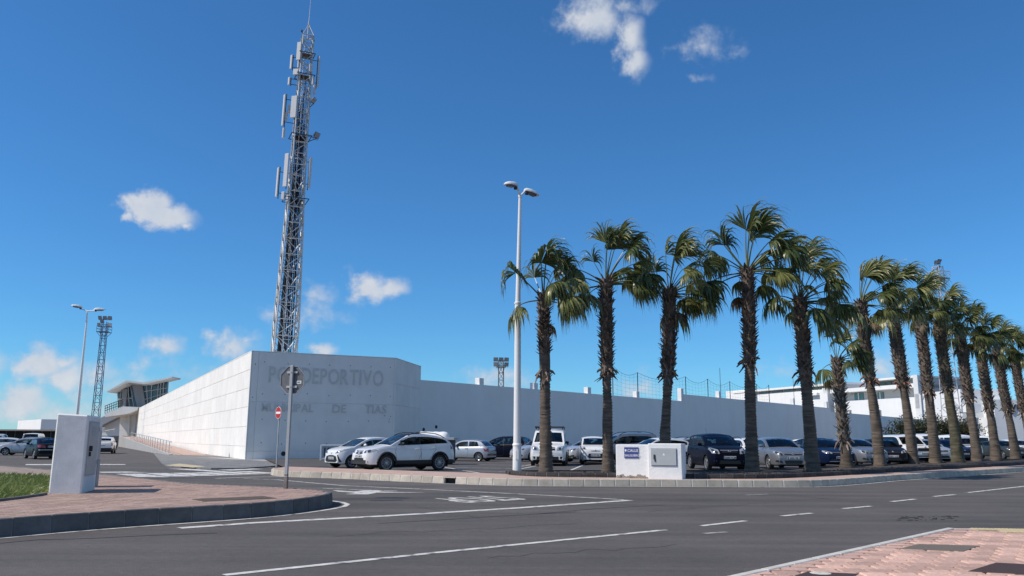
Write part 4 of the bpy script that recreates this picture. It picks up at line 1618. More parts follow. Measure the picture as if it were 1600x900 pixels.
covers_isl = [[(-5.9, 16.2), (-4.75, 17.15), (-5.2, 17.75), (-6.35, 16.8)]]
random.seed(3)
under = [(p.x - .05 * 0, p.y) for p in ISL]
und = []
for i, p in enumerate(ISL):
    d = (ISL[min(i + 1, len(ISL) - 1)] - ISL[max(i - 1, 0)]).normalized()
    und.append((p.x - d.y * .045, p.y + d.x * .045))
bricks(und + [(-40, 44), (-40, 3)], [GRASS, CAB] + covers_isl, .263, .22, .11, R(52), M_BRICK, isl, -13, 8, -3.8, 26, gap=.012)
for q in covers_isl:
    g = MB()
    g.prism(q, .24, .271)
    g.build('inspection_cover', M_RUST, isl, bevel=.004)
# grass
tag(sheet('lawn_soil', GRASS, .262, mat('lawn_soil', (.07, .085, .03), .95, var=.4, vscale=3)), kind='structure')
g = MB()
random.seed(9)
n = 0
while n < 13000:
    x, y = random.uniform(-19, -9.8), random.uniform(15, 27.5)
    if not inside((x, y), GRASS) or inside((x, y), CAB):
        continue
    n += 1
    h = random.uniform(.04, .13) * (1 + .8 * max(0, noise.noise(Vector((x, y, 0)))))
    a = random.uniform(0, 6.28)
    w_ = random.uniform(.008, .016)
    dx, dy = math.cos(a) * w_, math.sin(a) * w_
    lx, ly = random.uniform(-.06, .1), random.uniform(-.06, .06)
    g.add([(x - dx, y - dy, .26), (x + dx, y + dy, .26), (x + lx * .5 + dx * .6, y + ly * .5 + dy * .6, .26 + h * .65), (x + lx * 1.3, y + ly * 1.3, .26 + h)], [(0, 1, 2), (0, 2, 3)])
gm = leaf_mat('grass_blades', (.09, .165, .03), (.34, .34, .11), trans=.35)
me = bpy.data.meshes.new('grass')
me.from_pydata(g.v, [], g.f)
me.materials.append(gm)
tag(link('grass', me), 'short green lawn behind the left kerb', 'grass', kind='stuff')
g = MB()
ge = spline([(-10.1, 13.5), (-9.72, 15.9), (-9.78, 17.4), (-9.93, 18.2)], .4)
for a, q in zip(ge, ge[1:]):
    v = q - a
    g.box(((a.x + q.x) / 2, (a.y + q.y) / 2, .28), (v.length + .01, .07, .06), math.atan2(v.y, v.x))
g.build('lawn_edging', M_KERBD, isl)

# -- near pavement in the bottom right corner
PZ = .06
pr = thing('pavement', None, None)
pr['kind'] = 'structure'
NA, NB, NC = G(1060, 926, 0), G(1480, 830, 0), G(1700, 833.5, 0)
NA = NB + (NA - NB) * 1.6
reg = [(NA.x, NA.y), (NB.x, NB.y), (NC.x, NC.y), (NC.x + 4, NC.y - 8), (NC.x, 2), (NA.x, NA.y - 2)]
dA = (Vector((NB.x, NB.y)) - Vector((NA.x, NA.y)))
La = dA.length
k1 = [Vector((NA.x, NA.y)) + dA * (i / int(La / .62)) for i in range(int(La / .62) + 1)]
random.seed(6)
M_KERBL = mat('flush_kerb', (.50, .48, .44), .8, var=.15, vscale=4, bump=.2, bscale=70, objvar=.1)
kerb(k1[::-1], .12, -.02, PZ, pr, M_KERBL, gap=.008, lean=.005)
nB = Vector((NB.x, NB.y))
dB = (Vector((NC.x, NC.y)) - nB)
k2 = [nB + dB * (i / int(dB.length / .62)) for i in range(int(dB.length / .62) + 1)]
kerb(k2[::-1], .1, -.02, PZ - .01, pr, M_KERBL, gap=.008, lean=.005)
sheet('brick_bed', reg, PZ - .04, mat('joint_sand', (.10, .06, .05), .95), parent=pr)
cov = []
for q in ([(1405, 857.5), (1436, 850.5), (1531, 853), (1506, 861.5)], [(1512, 893), (1556, 879.5), (1640, 884), (1610, 898)], [(1225, 905), (1262, 893.5), (1342, 897), (1318, 908)]):
    cov.append([(p.x, p.y) for p in [G(u, v, PZ) for u, v in q]])
tact = []
tdir = dB.normalized()
tn = Vector((tdir.y, -tdir.x))
tile = [nB + tdir * .22 + tn * .12, nB + tdir * 3 + tn * .12, nB + tdir * 3 + tn * .72, nB + tdir * .45 + tn * .72]
inner_reg = [(k1[0] + (Vector((dA.y, -dA.x)).normalized()) * .125), nB + tn * .11 + tdir * .14, nB + tdir * 3.4 + tn * .11, Vector((NC.x + 4, NC.y - 8)), Vector((NC.x, 2))]
inner_reg = [(p.x, p.y) for p in inner_reg]
bang = math.atan2(tdir.y, tdir.x) + R(2)
bricks(inner_reg, cov, PZ, .31, .27, bang, M_BRICKP, pr, 1, 6.5, 10.5, 13.9, gap=.032, h=.05, cut=True,
       single=lambda p: p[1] > 8.2 and p[0] / p[1] < .66)
for q, mm_ in zip(cov, (mat('grey_cover', (.15, .125, .1), .8, .1, bump=.3, bscale=150), mat('brown_cover', (.06, .035, .03), .8, .1, bump=.3, bscale=150), mat('dark_cover', (.05, .03, .028), .8, bump=.3, bscale=150))):
    g = MB()
    g.prism(q, PZ - .03, PZ + .005)
    g.build('inspection_cover', mm_, pr, bevel=.004)
p = G(1282, 896, PZ)
g = MB()
g.lathe([(.13, PZ + .001), (.11, PZ + .006), (.06, PZ + .009), (.004, PZ + .008)], 9, M=Matrix.Translation((p.x, p.y, 0)))
g.build('lime_spill', mat('lime_spill', (.5, .47, .42), .9, var=.4, vscale=20), pr, 60)
for i in range(9):
    for j in range(2):
        a = nB + tdir * (.46 + i * .3 + (0 if j == 0 else 0)) + tn * (.27 + j * .3)
        if i == 0 and j == 1:
            continue
        g = MB()
        g.box((a.x, a.y, PZ - .006), (.29, .29, .03), math.atan2(tdir.y, tdir.x))
        for u in range(5):
            q = a + tdir * (-.116 + .058 * u)
            g.box((q.x, q.y, PZ + .0105), (.03, .27, .006), math.atan2(tdir.y, tdir.x))
        g.build('tactile_tile', M_YEL, pr)

# -- grey paved apron in front of the sports hall
apron = [G(u, v, .06) for u, v in ((252, 722), (262, 728), (330, 731.5), (380, 731), (430, 727.5), (505, 724), (512, 719), (500, 715.6), (380, 714.6), (300, 706), (240, 708))]
g = MB()
g.prism([(p.x, p.y) for p in apron], -.01, .06)
o = g.build('paved_apron', mat('grey_pavers', (.185, .183, .18), .9, var=.25, vscale=1.0, bump=.4, bscale=6, grain=.25, gscale=6))
sheet('yellow_patch', [(p.x, p.y) for p in [G(u, v, .064) for u, v in ((258, 727.0), (280, 724.4), (322, 728.6), (302, 730.6))]], .064, M_YEL, parent=o)
sheet('pale_edge', [(p.x, p.y) for p in [G(u, v, .064) for u, v in ((380, 716.4), (500, 718.2), (503, 720.6), (440, 721.4), (300, 714))]], .0645, mat('pale_paving', (.42, .41, .39), .9, var=.15, vscale=1.5), parent=o)
o['kind'] = 'structure'

# ------------------------------------------------------------------ sports hall: wedge of white board-marked concrete
C0 = Vector((-18.22, 57.27, 0))
ZT, ZB = 7.49, .06
F0, E0, W0 = G(619, 560, ZT), G(658, 573, ZT), G(213, 640, ZT)
F0.z = E0.z = W0.z = 0
hall = thing('sports_hall_wall', 'tall white concrete wedge of the sports centre carrying the grey lettering', 'building', (0, 0, 0))
dL = (W0 - C0).normalized()
dF = (F0 - C0).normalized()
dE = (E0 - F0).normalized()
nL, nF, nE = Vector((-dL.y, dL.x, 0)) , Vector((dF.y, -dF.x, 0)), Vector((dE.y, -dE.x, 0))
if nL.dot(Vector((0, -1, 0))) < 0:
    nL = -nL
g = MB()
back = [E0 + Vector((-14, 40, 0)), W0 + Vector((6, 4, 0))]
core_ins = .03
c_in = C0 + Vector((.02, .1, 0))
core = [C0 - nL * core_ins - nF * core_ins, F0 - nF * core_ins - nE * .02, E0 - nE * core_ins, back[0], back[1], W0 - nL * core_ins]
g.prism([(p.x, p.y) for p in core], -.02, ZT - .03)
g.build('core', mat('panel_joint', (.70, .675, .64), .9), hall)


def panel(A, d, n, t0, t1, z0, z1, m, name='concrete_panel', gap=.012, thick=.07, parent=None):
    a, c = A + d * (t0 + gap), A + d * (t1 - gap)
    g = MB()
    q = [a - n * thick, c - n * thick, c, a]
    g.hexa([(p.x, p.y, z0 + gap) for p in q], [(p.x, p.y, z1 - gap) for p in q])
    return g.build(name, m, parent or hall, bevel=.008)


random.seed(21)
Lw = (W0 - C0).length
rows = [ZB, .95, 2.3, 3.65, 4.95, 6.25, ZT]
cols = [0, .18, 4.8, 10.1, 15.5, 20.9, 26.3, 31.7]
while cols[-1] < Lw - 6:
    cols.append(cols[-1] + 5.4)
cols.append(Lw)
M_JSH = M_CONC
for i in range(1, len(cols) - 1):
    for j in range(len(rows) - 1):
        mid = []
        # stacked boards: every panel is cast in two halves near the corner
        ts = [cols[i], (cols[i] + cols[i + 1]) / 2, cols[i + 1]] if i < 7 else [cols[i], cols[i + 1]]
        for a, c in zip(ts, ts[1:]):
            panel(C0, dL, nL, a, c, rows[j], rows[j + 1], M_CONC, gap=.012, thick=.04)
panel(C0, dL, nL, .0, .18, ZB, ZT, M_CONC, gap=0.002)
Lf, Le = (F0 - C0).length, (E0 - F0).length
z1, z2 = .62, 4.0
for (t0, t1) in ((0.09, .52), (.52, Lf - .12), (Lf - .12, Lf)):
    for a, c in ((ZB, z1), (z1, z2), (z2, ZT)):
        panel(C0, dF, nF, t0, t1, a, c, M_CONC, gap=.008)
for (t0, t1) in ((0, Le * .55), (Le * .55, Le)):
    for a, c in ((ZB, 2.1), (2.1, z2), (z2, 5.6), (5.6, ZT)):
        panel(F0, dE, nE, t0, t1, a, c, M_CONC, gap=.01)
g = MB()
g.prism([(p.x, p.y) for p in (C0 + nL * .012 + nF * .012, F0 + nF * .012, E0 + nE * .01, back[0], back[1], W0)], ZT, ZT + .05)
g.build('coping', M_CONC, hall)
# tie-bolt holes
g = MB()
RF = Matrix(((dF.x, 0, nF.x, 0), (dF.y, 0, nF.y, 0), (0, 1, 0, 0), (0, 0, 0, 1)))


def onface(t, z, o=.0):
    p = C0 + dF * t + nF * o
    return Vector((p.x, p.y, z))


random.seed(2)
for k, z in enumerate((1.15, 2.75, 4.6, 6.75)):
    for i in range(7):
        t = .95 + i * 1.53 + random.uniform(-.08, .08)
        if t < Lf - .3:
            g.lathe([(.04, -.005), (.04, .004)], 8, M=Matrix.Translation(onface(t, z + random.uniform(-.05, .05))) @ RF)
for t, z in ((Lf - .75, 3.2), (Lf - .3, 3.15), (Lf - .4, 2.95), (.3, 6.6), (.25, 4.3)):
    g.lathe([(.04, -.005), (.04, .004)], 8, M=Matrix.Translation(onface(t, z)) @ RF)
o = g.build('tie_holes', mat('tie_hole', (.18, .18, .18), .9), hall)
o['kind'] = 'stuff'
g = MB()
pv = PL(C0, dF, 442.5, 711)
g.lathe([(.16, -.02), (.16, .012), (.002, .012)], 16, M=Matrix.Translation((pv.x, pv.y, .45)) @ RF)
g.build('drain_outlet', M_TAR, hall)


def lettering(word, u0, u1, vtop, vbot, prefix='letter'):
    a, c = PL(C0, dF, u0, (vtop + vbot) / 2), PL(C0, dF, u1, (vtop + vbot) / 2)
    um = (u0 + u1) / 2
    zt_, zb_ = PL(C0, dF, um, vtop).z, PL(C0, dF, um, vbot).z
    hgt = zt_ - zb_
    glyphs, pos = [], 0.0
    for ch in word:
        me = text_mesh(ch, 1.0, .045, .012)
        xs = [v.co.x for v in me.vertices]
        ys = [v.co.y for v in me.vertices]
        glyphs.append((me, min(xs), max(xs), pos))
        pos += max(xs) - min(xs) + (.10 if ch != 'I' else .11)
    total = pos - .10
    W_ = (H2(c) - H2(a)).length
    sx = W_ / total
    cap = .70
    t0 = (H2(a) - C0).dot(dF)
    for (me, x0, x1, p) in glyphs:
        for v in me.vertices:
            v.co = Vector(((v.co.x - x0) * sx, v.co.y * hgt / cap, v.co.z))
        me.materials.append(M_LETTER)
        o = link(prefix, me, hall)
        q = onface(t0 + p * sx, zb_, .0)
        o.matrix_local = Matrix.Translation(q) @ RF


lettering('POLIDEPORTIVO', 420, 599, 575.5, 599.5)
lettering('MUNICIPAL', 408.5, 489.5, 630.5, 643)
lettering('DE', 519.5, 540.5, 632, 644.5)
lettering('TIAS', 571, 603.5, 632.8, 645.6)

# ------------------------------------------------------------------ long white wall
A0 = Vector((E0.x - .3, E0.y + .6, 0))
dW = Vector((.64315, .76574, 0))
nW = Vector((dW.y, -dW.x, 0))
lw = thing('perimeter_wall', 'long smooth white wall running behind the rows of parked cars', 'wall')


def wallseg(t0, t1, z1, name='wall_section', thick=.3, z0=-.05, m=None, A=A0, parent=None, d=dW, n=nW):
    a, c = A + d * t0, A + d * t1
    g = MB()
    g.prism([(p.x, p.y) for p in (a, c, c - n * thick, a - n * thick)], z0, z1)
    return g.build(name, m or M_WALLB, parent or lw)


wallseg(0, 46.4, 6.45)
wallseg(46.4, 99.8, 7.33)
wallseg(99.8, 168, 6.7)
g = MB()
for (u, v) in ((662, 671), (681.5, 667)):
    pq = PL(A0, dW, u, v)
    RWm = Matrix(((dW.x, 0, nW.x, 0), (dW.y, 0, nW.y, 0), (0, 1, 0, 0), (0, 0, 0, 1)))
    g.lathe([(.15, -.02), (.15, .012), (.002, .012)], 12, M=Matrix.Translation(pq) @ RWm)
g.build('drain_outlet', M_TAR, lw)
for (u0, u1, vt, vb) in ((748, 755.5, 590.5, 602), (833.8, 841, 598, 609), (918, 926, 605, 616), (994.5, 1001.5, 611.5, 622), (1064.5, 1071, 607, 627), (1123.5, 1130, 611.5, 622.5),
                         (1181, 1187.5, 617, 628), (1240, 1246, 622.5, 632.5), (1292, 1297, 627.5, 637)):
    p, q = PL(A0, dW, u0, vb), PL(A0, dW, u1, vb)
    t0 = (H2(p) - A0).dot(dW)
    wd = .62
    zt_ = PL(A0, dW, (u0 + u1) / 2, vt).z
    a = A0 + dW * (t0 + .45) - nW * .32
    g = MB()
    g.box((a.x, a.y, (zt_ + 5.8) / 2), (.62, .55, zt_ - 5.8), math.atan2(dW.y, dW.x))
    g.build('wall_pier', M_WHITE, lw, bevel=.02)
# ball-stop netting behind the wall
net = thing('ball_net', 'dark ball-stop net slung between thin posts above the long white wall', 'net')
N0 = A0 - nW * 5
tops = []
for (u, v) in ((957, 570), (996, 582), (1071, 588.5), (1105.5, 592), (1140, 596), (1182, 600), (1201, 601.5)):
    p = PL(N0, dW, u, v)
    g = MB()
    g.tube([(p.x, p.y, 0), tuple(p)], .055, 6)
    g.build('post', M_DARK, net)
    tops.append(p)
g = MB()
for a, c in zip(tops, tops[1:]):
    for k in range(9):
        pts = []
        for i in range(9):
            t = i / 8
            zz = a.z + (c.z - a.z) * t - (.75 if k == 0 else .6) * 4 * t * (1 - t) * (1 - k / 9)
            zl = 5.5
            p = a + (c - a) * t
            pts.append((p.x, p.y, zl + (zz - zl) * (1 - k / 9)))
        g.tube(pts, .022 if k == 0 else .008, 3, caps=False)
    nn = max(4, int((c - a).length / .9))
    for i in range(1, nn):
        t = i / nn
        p = a + (c - a) * t
        zz = a.z + (c.z - a.z) * t - .7 * 4 * t * (1 - t)
        g.tube([(p.x, p.y, 5.5), (p.x, p.y, zz)], .007, 3, caps=False)
o = g.build('netting', M_DARK, net)
o['kind'] = 'stuff'
for k, (u, v, lab) in enumerate(((1124.5, 575, 'thin dark whip mast rising behind the palms above the white wall'), (1239, 590, 'thin grey pole behind the wall in front of the white building'))):
    p = PL(N0, dW, u, v)
    g = MB()
    g.tube([(p.x, p.y, 0), tuple(p)], [.07, .03], 6)
    g.tube([(p.x, p.y, 0), (p.x, p.y, 3)], .09, 6)
    tag(g.build('whip_mast', M_DARK), lab, 'pole')

# ------------------------------------------------------------------ press box, ramp and stand at the far end of the hall
press = thing('press_box', 'grey and glass press box with a tilted roof on top of the white wall', 'building')
Yp = 172.0
sp = lambda u, v, y=Yp: D(u, v, y)


def solid(name, uv, y0, y1, m, parent, bevel=0):
    """solid whose front outline stands in the plane Y = y0, carried back to Y = y1 at the same world size"""
    f = [D(u, v, y0) for u, v in uv]
    g = MB()
    g.hexa([tuple(p) for p in f], [(p.x, y1, p.z) for p in f])
    return g.build(name, m, parent, bevel=bevel)


solid('roof', [(167, 611.5), (198, 594), (224, 597.5), (269, 588.5), (268, 590.6), (224, 600.5), (199, 597.2), (168, 613.2)], Yp - 3, Yp + 1.5, mat('booth_roof', (.62, .62, .6), .7), press)
solid('soffit', [(172, 611.6), (199, 597.6), (223, 600.7), (222, 602), (200, 599.4)], Yp - 2, Yp + 1.4, mat('booth_soffit', (.5, .48, .44), .8), press)
solid('pier', [(206, 600), (221.5, 600), (226.5, 632), (215, 640)], Yp, Yp + 2, mat('booth_concrete', (.26, .26, .265), .85, streak=.2), press)
solid('pier', [(189.5, 608), (198.5, 608), (196, 636), (191.5, 636)], Yp, Yp + 2, MATS['booth_concrete'], press)
solid('glass_wall', [(222.6, 600.5), (262, 591.5), (260, 618), (227.6, 634)], Yp + .5, Yp + 1.2, M_GLAZ, press)
solid('glass_wall', [(183, 612), (206, 603), (214, 640), (184, 637)], Yp + 1, Yp + 1.6, M_GLAZ, press)
for a, c in (((229, 600), (230.5, 632)), ((237, 598), (236, 630)), ((247.5, 595.5), (246, 624)), ((251.5, 594.8), (250, 622)), ((256, 594), (254.5, 621)), ((183.5, 612), (184.5, 635)), ((188, 610), (188, 636)), ((200, 605), (202, 636)), ((204, 604), (209, 638))):
    g = MB()
    g.tube([tuple(sp(*a, Yp + .3)), tuple(sp(*c, Yp + .3))], .09, 4)
    g.build('mullion', M_GALV, press)
g = MB()
for a, c in (((224, 612), (261, 606)), ((226, 624), (260, 614)), ((184, 624), (207, 622))):
    g.tube([tuple(sp(*a, Yp + .25)), tuple(sp(*c, Yp + .25))], .08, 4)
g.build('transom', M_GALV, press)
solid('balcony', [(163, 646), (191, 635), (216, 636), (214, 641), (200, 646.5), (164, 651.5)], Yp - 4, Yp + 1, M_CONC, press)
for i in range(9):
    u = 164 + i * 3.4
    v = 645.5 - i * 1.32
    g = MB()
    p, q = sp(u, v, Yp - 4), sp(u + .5, v - 11, Yp - 4)
    g.tube([tuple(p), tuple(q)], .06, 4)
    g.build('baluster', M_DARK, press)
g = MB()
for dv_ in (-11, -7, -3.5):
    g.tube([tuple(sp(163.5, 645.5 + dv_, Yp - 4)), tuple(sp(193, 634.3 + dv_, Yp - 4))], .07, 4)
g.build('handrail', M_DARK, press)
solid('tower_wall', [(188, 640), (215, 640), (211, 672), (206, 683), (186, 681)], Yp + .5, Yp + 2.5, M_CONC, press)
solid('tower_fin', [(200, 643), (203, 643), (201, 682), (198.5, 681.5)], Yp - .2, Yp + .5, M_CONC, press)

stand = thing('grandstand', 'grey sloping grandstand side and pale wall beyond the press box', 'building')
solid('stand_slope', [(152, 655), (190, 638), (190, 649), (152, 668)], Yp + 10, Yp + 20, mat('stand_grey', (.33, .34, .37), .8), stand)
solid('stand_wall', [(152, 667), (189, 651), (187, 690), (152, 690)], Yp + 12, Yp + 30, M_WHITE, stand)
g = MB()
for i in range(5):
    a = D(158 + i * 1.4, 676, Yp - 6)
    b_ = D(158 + i * 1.4, 669, Yp - 6)
    g.tube([tuple(a), tuple(b_)], .06, 4)
for v in (669, 672.5):
    g.tube([tuple(D(157, v, Yp - 6)), tuple(D(164, v, Yp - 6))], .06, 4)
for i in range(6):
    g.tube([tuple(D(166 + i * 2.4, 676.5 - i * .4, Yp - 6)), tuple(D(166 + i * 2.4, 672.5 - i * .5, Yp - 6))], .06, 4)
g.tube([tuple(D(164, 673, Yp - 6)), tuple(D(180, 670.5, Yp - 6))], .06, 4)
o = g.build('stair_railing', M_GALV, stand)

ramp = thing('access_ramp', 'concrete access ramp with a steel handrail beside the white wall', 'ramp')
Rn = Vector((-29.3, 71.6, 0))
dR = (D(186, 681, 150) - Rn)
dR.z = 0
dR.normalize()
nR = Vector((-dR.y, dR.x, 0))
if nR.y > 0:
    nR = -nR
Rf = PL(Rn, dR, 186, 681)
Lr = (H2(Rf) - Rn).length
wall_r = (C0 + dL * ((Rn - C0).dot(dL)) - Rn).length - .12
g = MB()
a, c = Rn, Rn + dR * Lr
inn = -nR
q0, q1, q2, q3 = a, c, c + inn * .35, a + inn * .35
g.add([(q0.x, q0.y, -.02), (q1.x, q1.y, -.02), (q2.x, q2.y, -.02), (q3.x, q3.y, -.02), (q0.x, q0.y, .12), (q1.x, q1.y, Rf.z), (q2.x, q2.y, Rf.z), (q3.x, q3.y, .12)],
      [(0, 3, 2, 1), (4, 5, 6, 7), (0, 1, 5, 4), (1, 2, 6, 5), (2, 3, 7, 6), (3, 0, 4, 7)])
g.build('side_wall', M_CONCG, ramp)
b2, b3 = c + inn * wall_r, a + inn * wall_r
g = MB()
g.add([(p.x, p.y, z) for p, z in ((q3, .05), (q2, Rf.z - .12), (b2, Rf.z - .12), (b3, .05))], [(0, 1, 2, 3)])
g.add([(p.x, p.y, z) for p, z in ((q3, .05), (b3, .05), (b3 - dR * 7.5, .075), (q3 - dR * 3.0, .075))], [(0, 1, 2, 3)])
g.build('ramp_paving', M_PAVF, ramp)
for i in range(20):
    t = Lr * (.02 + .62 * (i / 19) ** 1.0)
    zz = .12 + (Rf.z - .12) * t / Lr
    p = a + dR * t + inn * .15
    g = MB()
    g.tube([(p.x, p.y, zz), (p.x, p.y, zz + 1.05)], .03, 5)
    g.build('baluster', M_GALV, ramp)
g = MB()
for hh in (1.05, .55):
    p, q = a + dR * (Lr * .0) + inn * .15, a + dR * Lr * .65 + inn * .15
    g.tube([(p.x, p.y, .12 + hh), (q.x, q.y, .12 + (Rf.z - .12) * .65 + hh)], .035, 5)
g.build('handrail', M_GALV, ramp)
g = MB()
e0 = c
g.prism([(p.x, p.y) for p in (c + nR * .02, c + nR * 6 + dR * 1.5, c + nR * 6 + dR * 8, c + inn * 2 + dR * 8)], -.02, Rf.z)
g.build('landing', mat('dark_landing', (.17, .16, .155), .9), ramp)  # one even dark grey over the whole landing block

# ------------------------------------------------------------------ telecom tower
TY = 76.0
ttop = D(482, 40, TY)
TX = ttop.x
tower = thing('telecom_mast', 'tall steel lattice telecom mast bristling with panel antennas behind the hall', 'mast', (TX, TY, 0), R(24))
tower.matrix_world = Matrix.Translation((TX - .8, TY, 0)) @ Matrix.Rotation(R(1.1), 4, 'Y') @ Matrix.Rotation(R(24), 4, 'Z')
HT = ttop.z - 1.2


def hwid(z):
    """half width of the mast"""
    return 1.02 if z < 12 else 1.02 - .36 * (z - 12) / 14 if z < 26 else .66 - .14 * (z - 26) / (HT - 26)


for sx in (-1, 1):
    for sy in (-1, 1):
        g = MB()
        pts = [(sx * hwid(z), sy * hwid(z), z) for z in (0, 12, 19, 26, 34, HT)]
        g.tube(pts, [.085, .085, .08, .07, .06, .05], 6)
        g.build('mast_leg', M_GALV, tower)
g = MB()
z, k = 0.0, 0
while z < HT - .4:
    h = 1.55 if z < 26 else 1.15
    z2 = min(z + h, HT)
    a, c = hwid(z), hwid(z2)
    cs, cs2 = [(-a, -a), (a, -a), (a, a), (-a, a)], [(-c, -c), (c, -c), (c, c), (-c, c)]
    for i in range(4):
        p, q = cs[i], cs[(i + 1) % 4]
        p2, q2 = cs2[i], cs2[(i + 1) % 4]
        g.tube([(*p2, z2), (*q2, z2)], .045, 4, caps=False)
        if k % 2:
            g.tube([(*p, z), (*q2, z2)], .042, 4, caps=False)
        else:
            g.tube([(*q, z), (*p2, z2)], .042, 4, caps=False)
        if z < 26:
            m1, m2 = [(p[j] + q[j]) / 2 for j in (0, 1)], None
            g.tube([(m1[0], m1[1], z), (p2[0], p2[1], z2)], .034, 4, caps=False)
            g.tube([(m1[0], m1[1], z), (q2[0], q2[1], z2)], .034, 4, caps=False)
    z, k = z2, k + 1
o = g.build('bracing', M_GALV, tower)
o['kind'] = 'stuff'
g = MB()
for sx in (-.22, .22):
    g.tube([(sx, .1, 0), (sx, .1, HT - 1)], .028, 4)
for i in range(int(HT / .35)):
    g.tube([(-.22, .1, i * .35), (.22, .1, i * .35)], .014, 4, caps=False)
for i in range(int(HT / 1.6)):
    z = 2.5 + i * 1.6
    g.lathe([(.4, z), (.4, z + .06)], 10, M=Matrix.Translation((0, -.2, 0)), caps=False)
for a in (0, 2.1, 4.2):
    g.tube([(.4 * math.cos(a), -.2 + .4 * math.sin(a), 2.5), (.4 * math.cos(a), -.2 + .4 * math.sin(a), HT - 3)], .016, 4)
o = g.build('caged_ladder', M_GALV, tower)
random.seed(14)
for nm, mm_, xs in (('feeder_cables', M_CABLED, (-.55, -.48, -.42, -.36, -.12, -.06, .10, .24, .30, .36, .46)), ('feeder_cables', M_CABLE, (-.34, -.28, -.20, -.02, .16, .42, .5))):
    g = MB()
    for x in xs:
        y = random.uniform(-.5, .45)
        top = random.uniform(26, HT - 4)
        pts = []
        for i in range(24):
            z = top * i / 23
            f = hwid(z) / 1.02
            pts.append(((x + random.uniform(-.025, .025)) * (f + .18), y * f, z))
        g.tube(pts, random.uniform(.035, .06), 4)
    o = g.build(nm, mm_, tower)
    o['kind'] = 'stuff'


def T_at(u, v, dy=0.0):
    """survey point at the mast's own distance, in mast coordinates"""
    p = D(u, v, TY + dy)
    return Matrix.Rotation(-R(24), 4, 'Z') @ (p - Vector((TX, TY, 0)))


def antenna(u0, v0, u1, v1, wd, dp, turn, dy=0.0, arm=True):
    """panel antenna between two survey points with its pipe and brackets"""
    a, c = T_at(u0, v0, dy), T_at(u1, v1, dy)
    mid = (a + c) / 2
    ln = abs(a.z - c.z)
    g = MB()
    M = Matrix.Translation(mid) @ Matrix.Rotation(R(turn), 4, 'Z')
    g.box(None, (wd, dp, ln), M=M)
    o = g.build('panel_antenna', M_ANT, tower, bevel=.03)
    g = MB()
    pp = M @ Vector((0, dp * .5 + .1, 0))
    g.tube([(pp.x, pp.y, mid.z - ln * .55), (pp.x, pp.y, mid.z + ln * .53)], .04, 6)
    if arm:
        for f in (-.36, .36):
            z = mid.z + f * ln
            w = hwid(z)
            tx, ty = max(-w, min(w, pp.x)), max(-w, min(w, pp.y))
            g.tube([(pp.x, pp.y, z), (tx, ty, z)], .035, 5)
            g.tube([(pp.x, pp.y, z), (mid.x, mid.y, z)], .03, 5)
    g.build('bracket', M_DARK, tower)
    return o


for a in ((457.5, 86, 455, 108, 0.32, .14, -70, 0), (454, 121, 453, 133, 0.30, .16, -70, 0), (465.5, 150, 458.5, 184, 0.63, .18, -40, -1.2), (447.5, 148, 444.5, 197, 0.34, .16, -75, -.5),
          (440, 262, 437, 308, 0.34, .14, -75, -.5), (453, 240, 450.5, 292, 0.48, .16, -48, -1.2), (490.5, 246, 487.5, 294, 0.32, .13, 40, -.3), (469.5, 66, 466.5, 94, 0.46, .16, -40, -.8),
          (501, 88, 497.5, 136, 0.23, .12, 60, -.2), (464.5, 108, 463.5, 117, 0.57, .2, -40, -.9), (487.5, 100, 487, 112, 0.34, .2, 0, -.8), (448.6, 300, 447.6, 312, 0.34, .25, -40, -1)):
    antenna(*a)
for (u, v, h) in ((454, 171, .42), (450, 182, .42), (486.5, 116, .5), (493, 140, .5), (491, 126, .4), (468, 100, .4), (446.5, 208, .5)):
    p = T_at(u, v, -.4)
    g = MB()
    g.lathe([(.002, -h), (.13, -h), (.13, h), (.002, h)], 10, M=Matrix.Translation(p))
    g.build('radio_unit', M_ANT, tower, 50)
for (z, r_) in ((HT - 4.3, .85), (HT - 10.6, .95), (HT - 17, 1.1), (HT - 2.0, .75)):
    g = MB()
    q = [(-r_, -r_), (r_, -r_), (r_, r_), (-r_, r_)]
    for i in range(4):
        g.tube([(*q[i], z), (*q[(i + 1) % 4], z)], .045, 4)
    g.box((0, 0, z - .08), (hwid(z) * 1.7, hwid(z) * 1.7, .05))
    g.build('platform_ring', M_DARK, tower)
# crown of the mast
g = MB()
pk = HT + 1.35
for sx, sy in ((-1, -1), (1, -1), (1, 1), (-1, 1)):
    w = hwid(HT)
    g.tube([(sx * w, sy * w, HT), (0, 0, pk)], .035, 5)
g.tube([(0, 0, HT - .3), (0, 0, pk + .3)], .06, 6)
g.build('peak_struts', M_GALV, tower)
g = MB()
g.tube([(0, 0, pk), (.02, 0, pk + 3.2)], [.035, .012], 5)
g.build('lightning_rod', M_GALV, tower)
for sx, sy in ((-1, -1), (1, 1)):
    g = MB()
    g.lathe([(.002, 0), (.09, .02), (.09, .2), (.002, .26)], 8, M=Matrix.Translation((sx * .72, sy * .72, HT)))
    g.tube([(sx * .5, sy * .5, HT - .05), (sx * .72, sy * .72, HT)], .03, 4)
    g.build('obstruction_light', M_DARK, tower, 50)


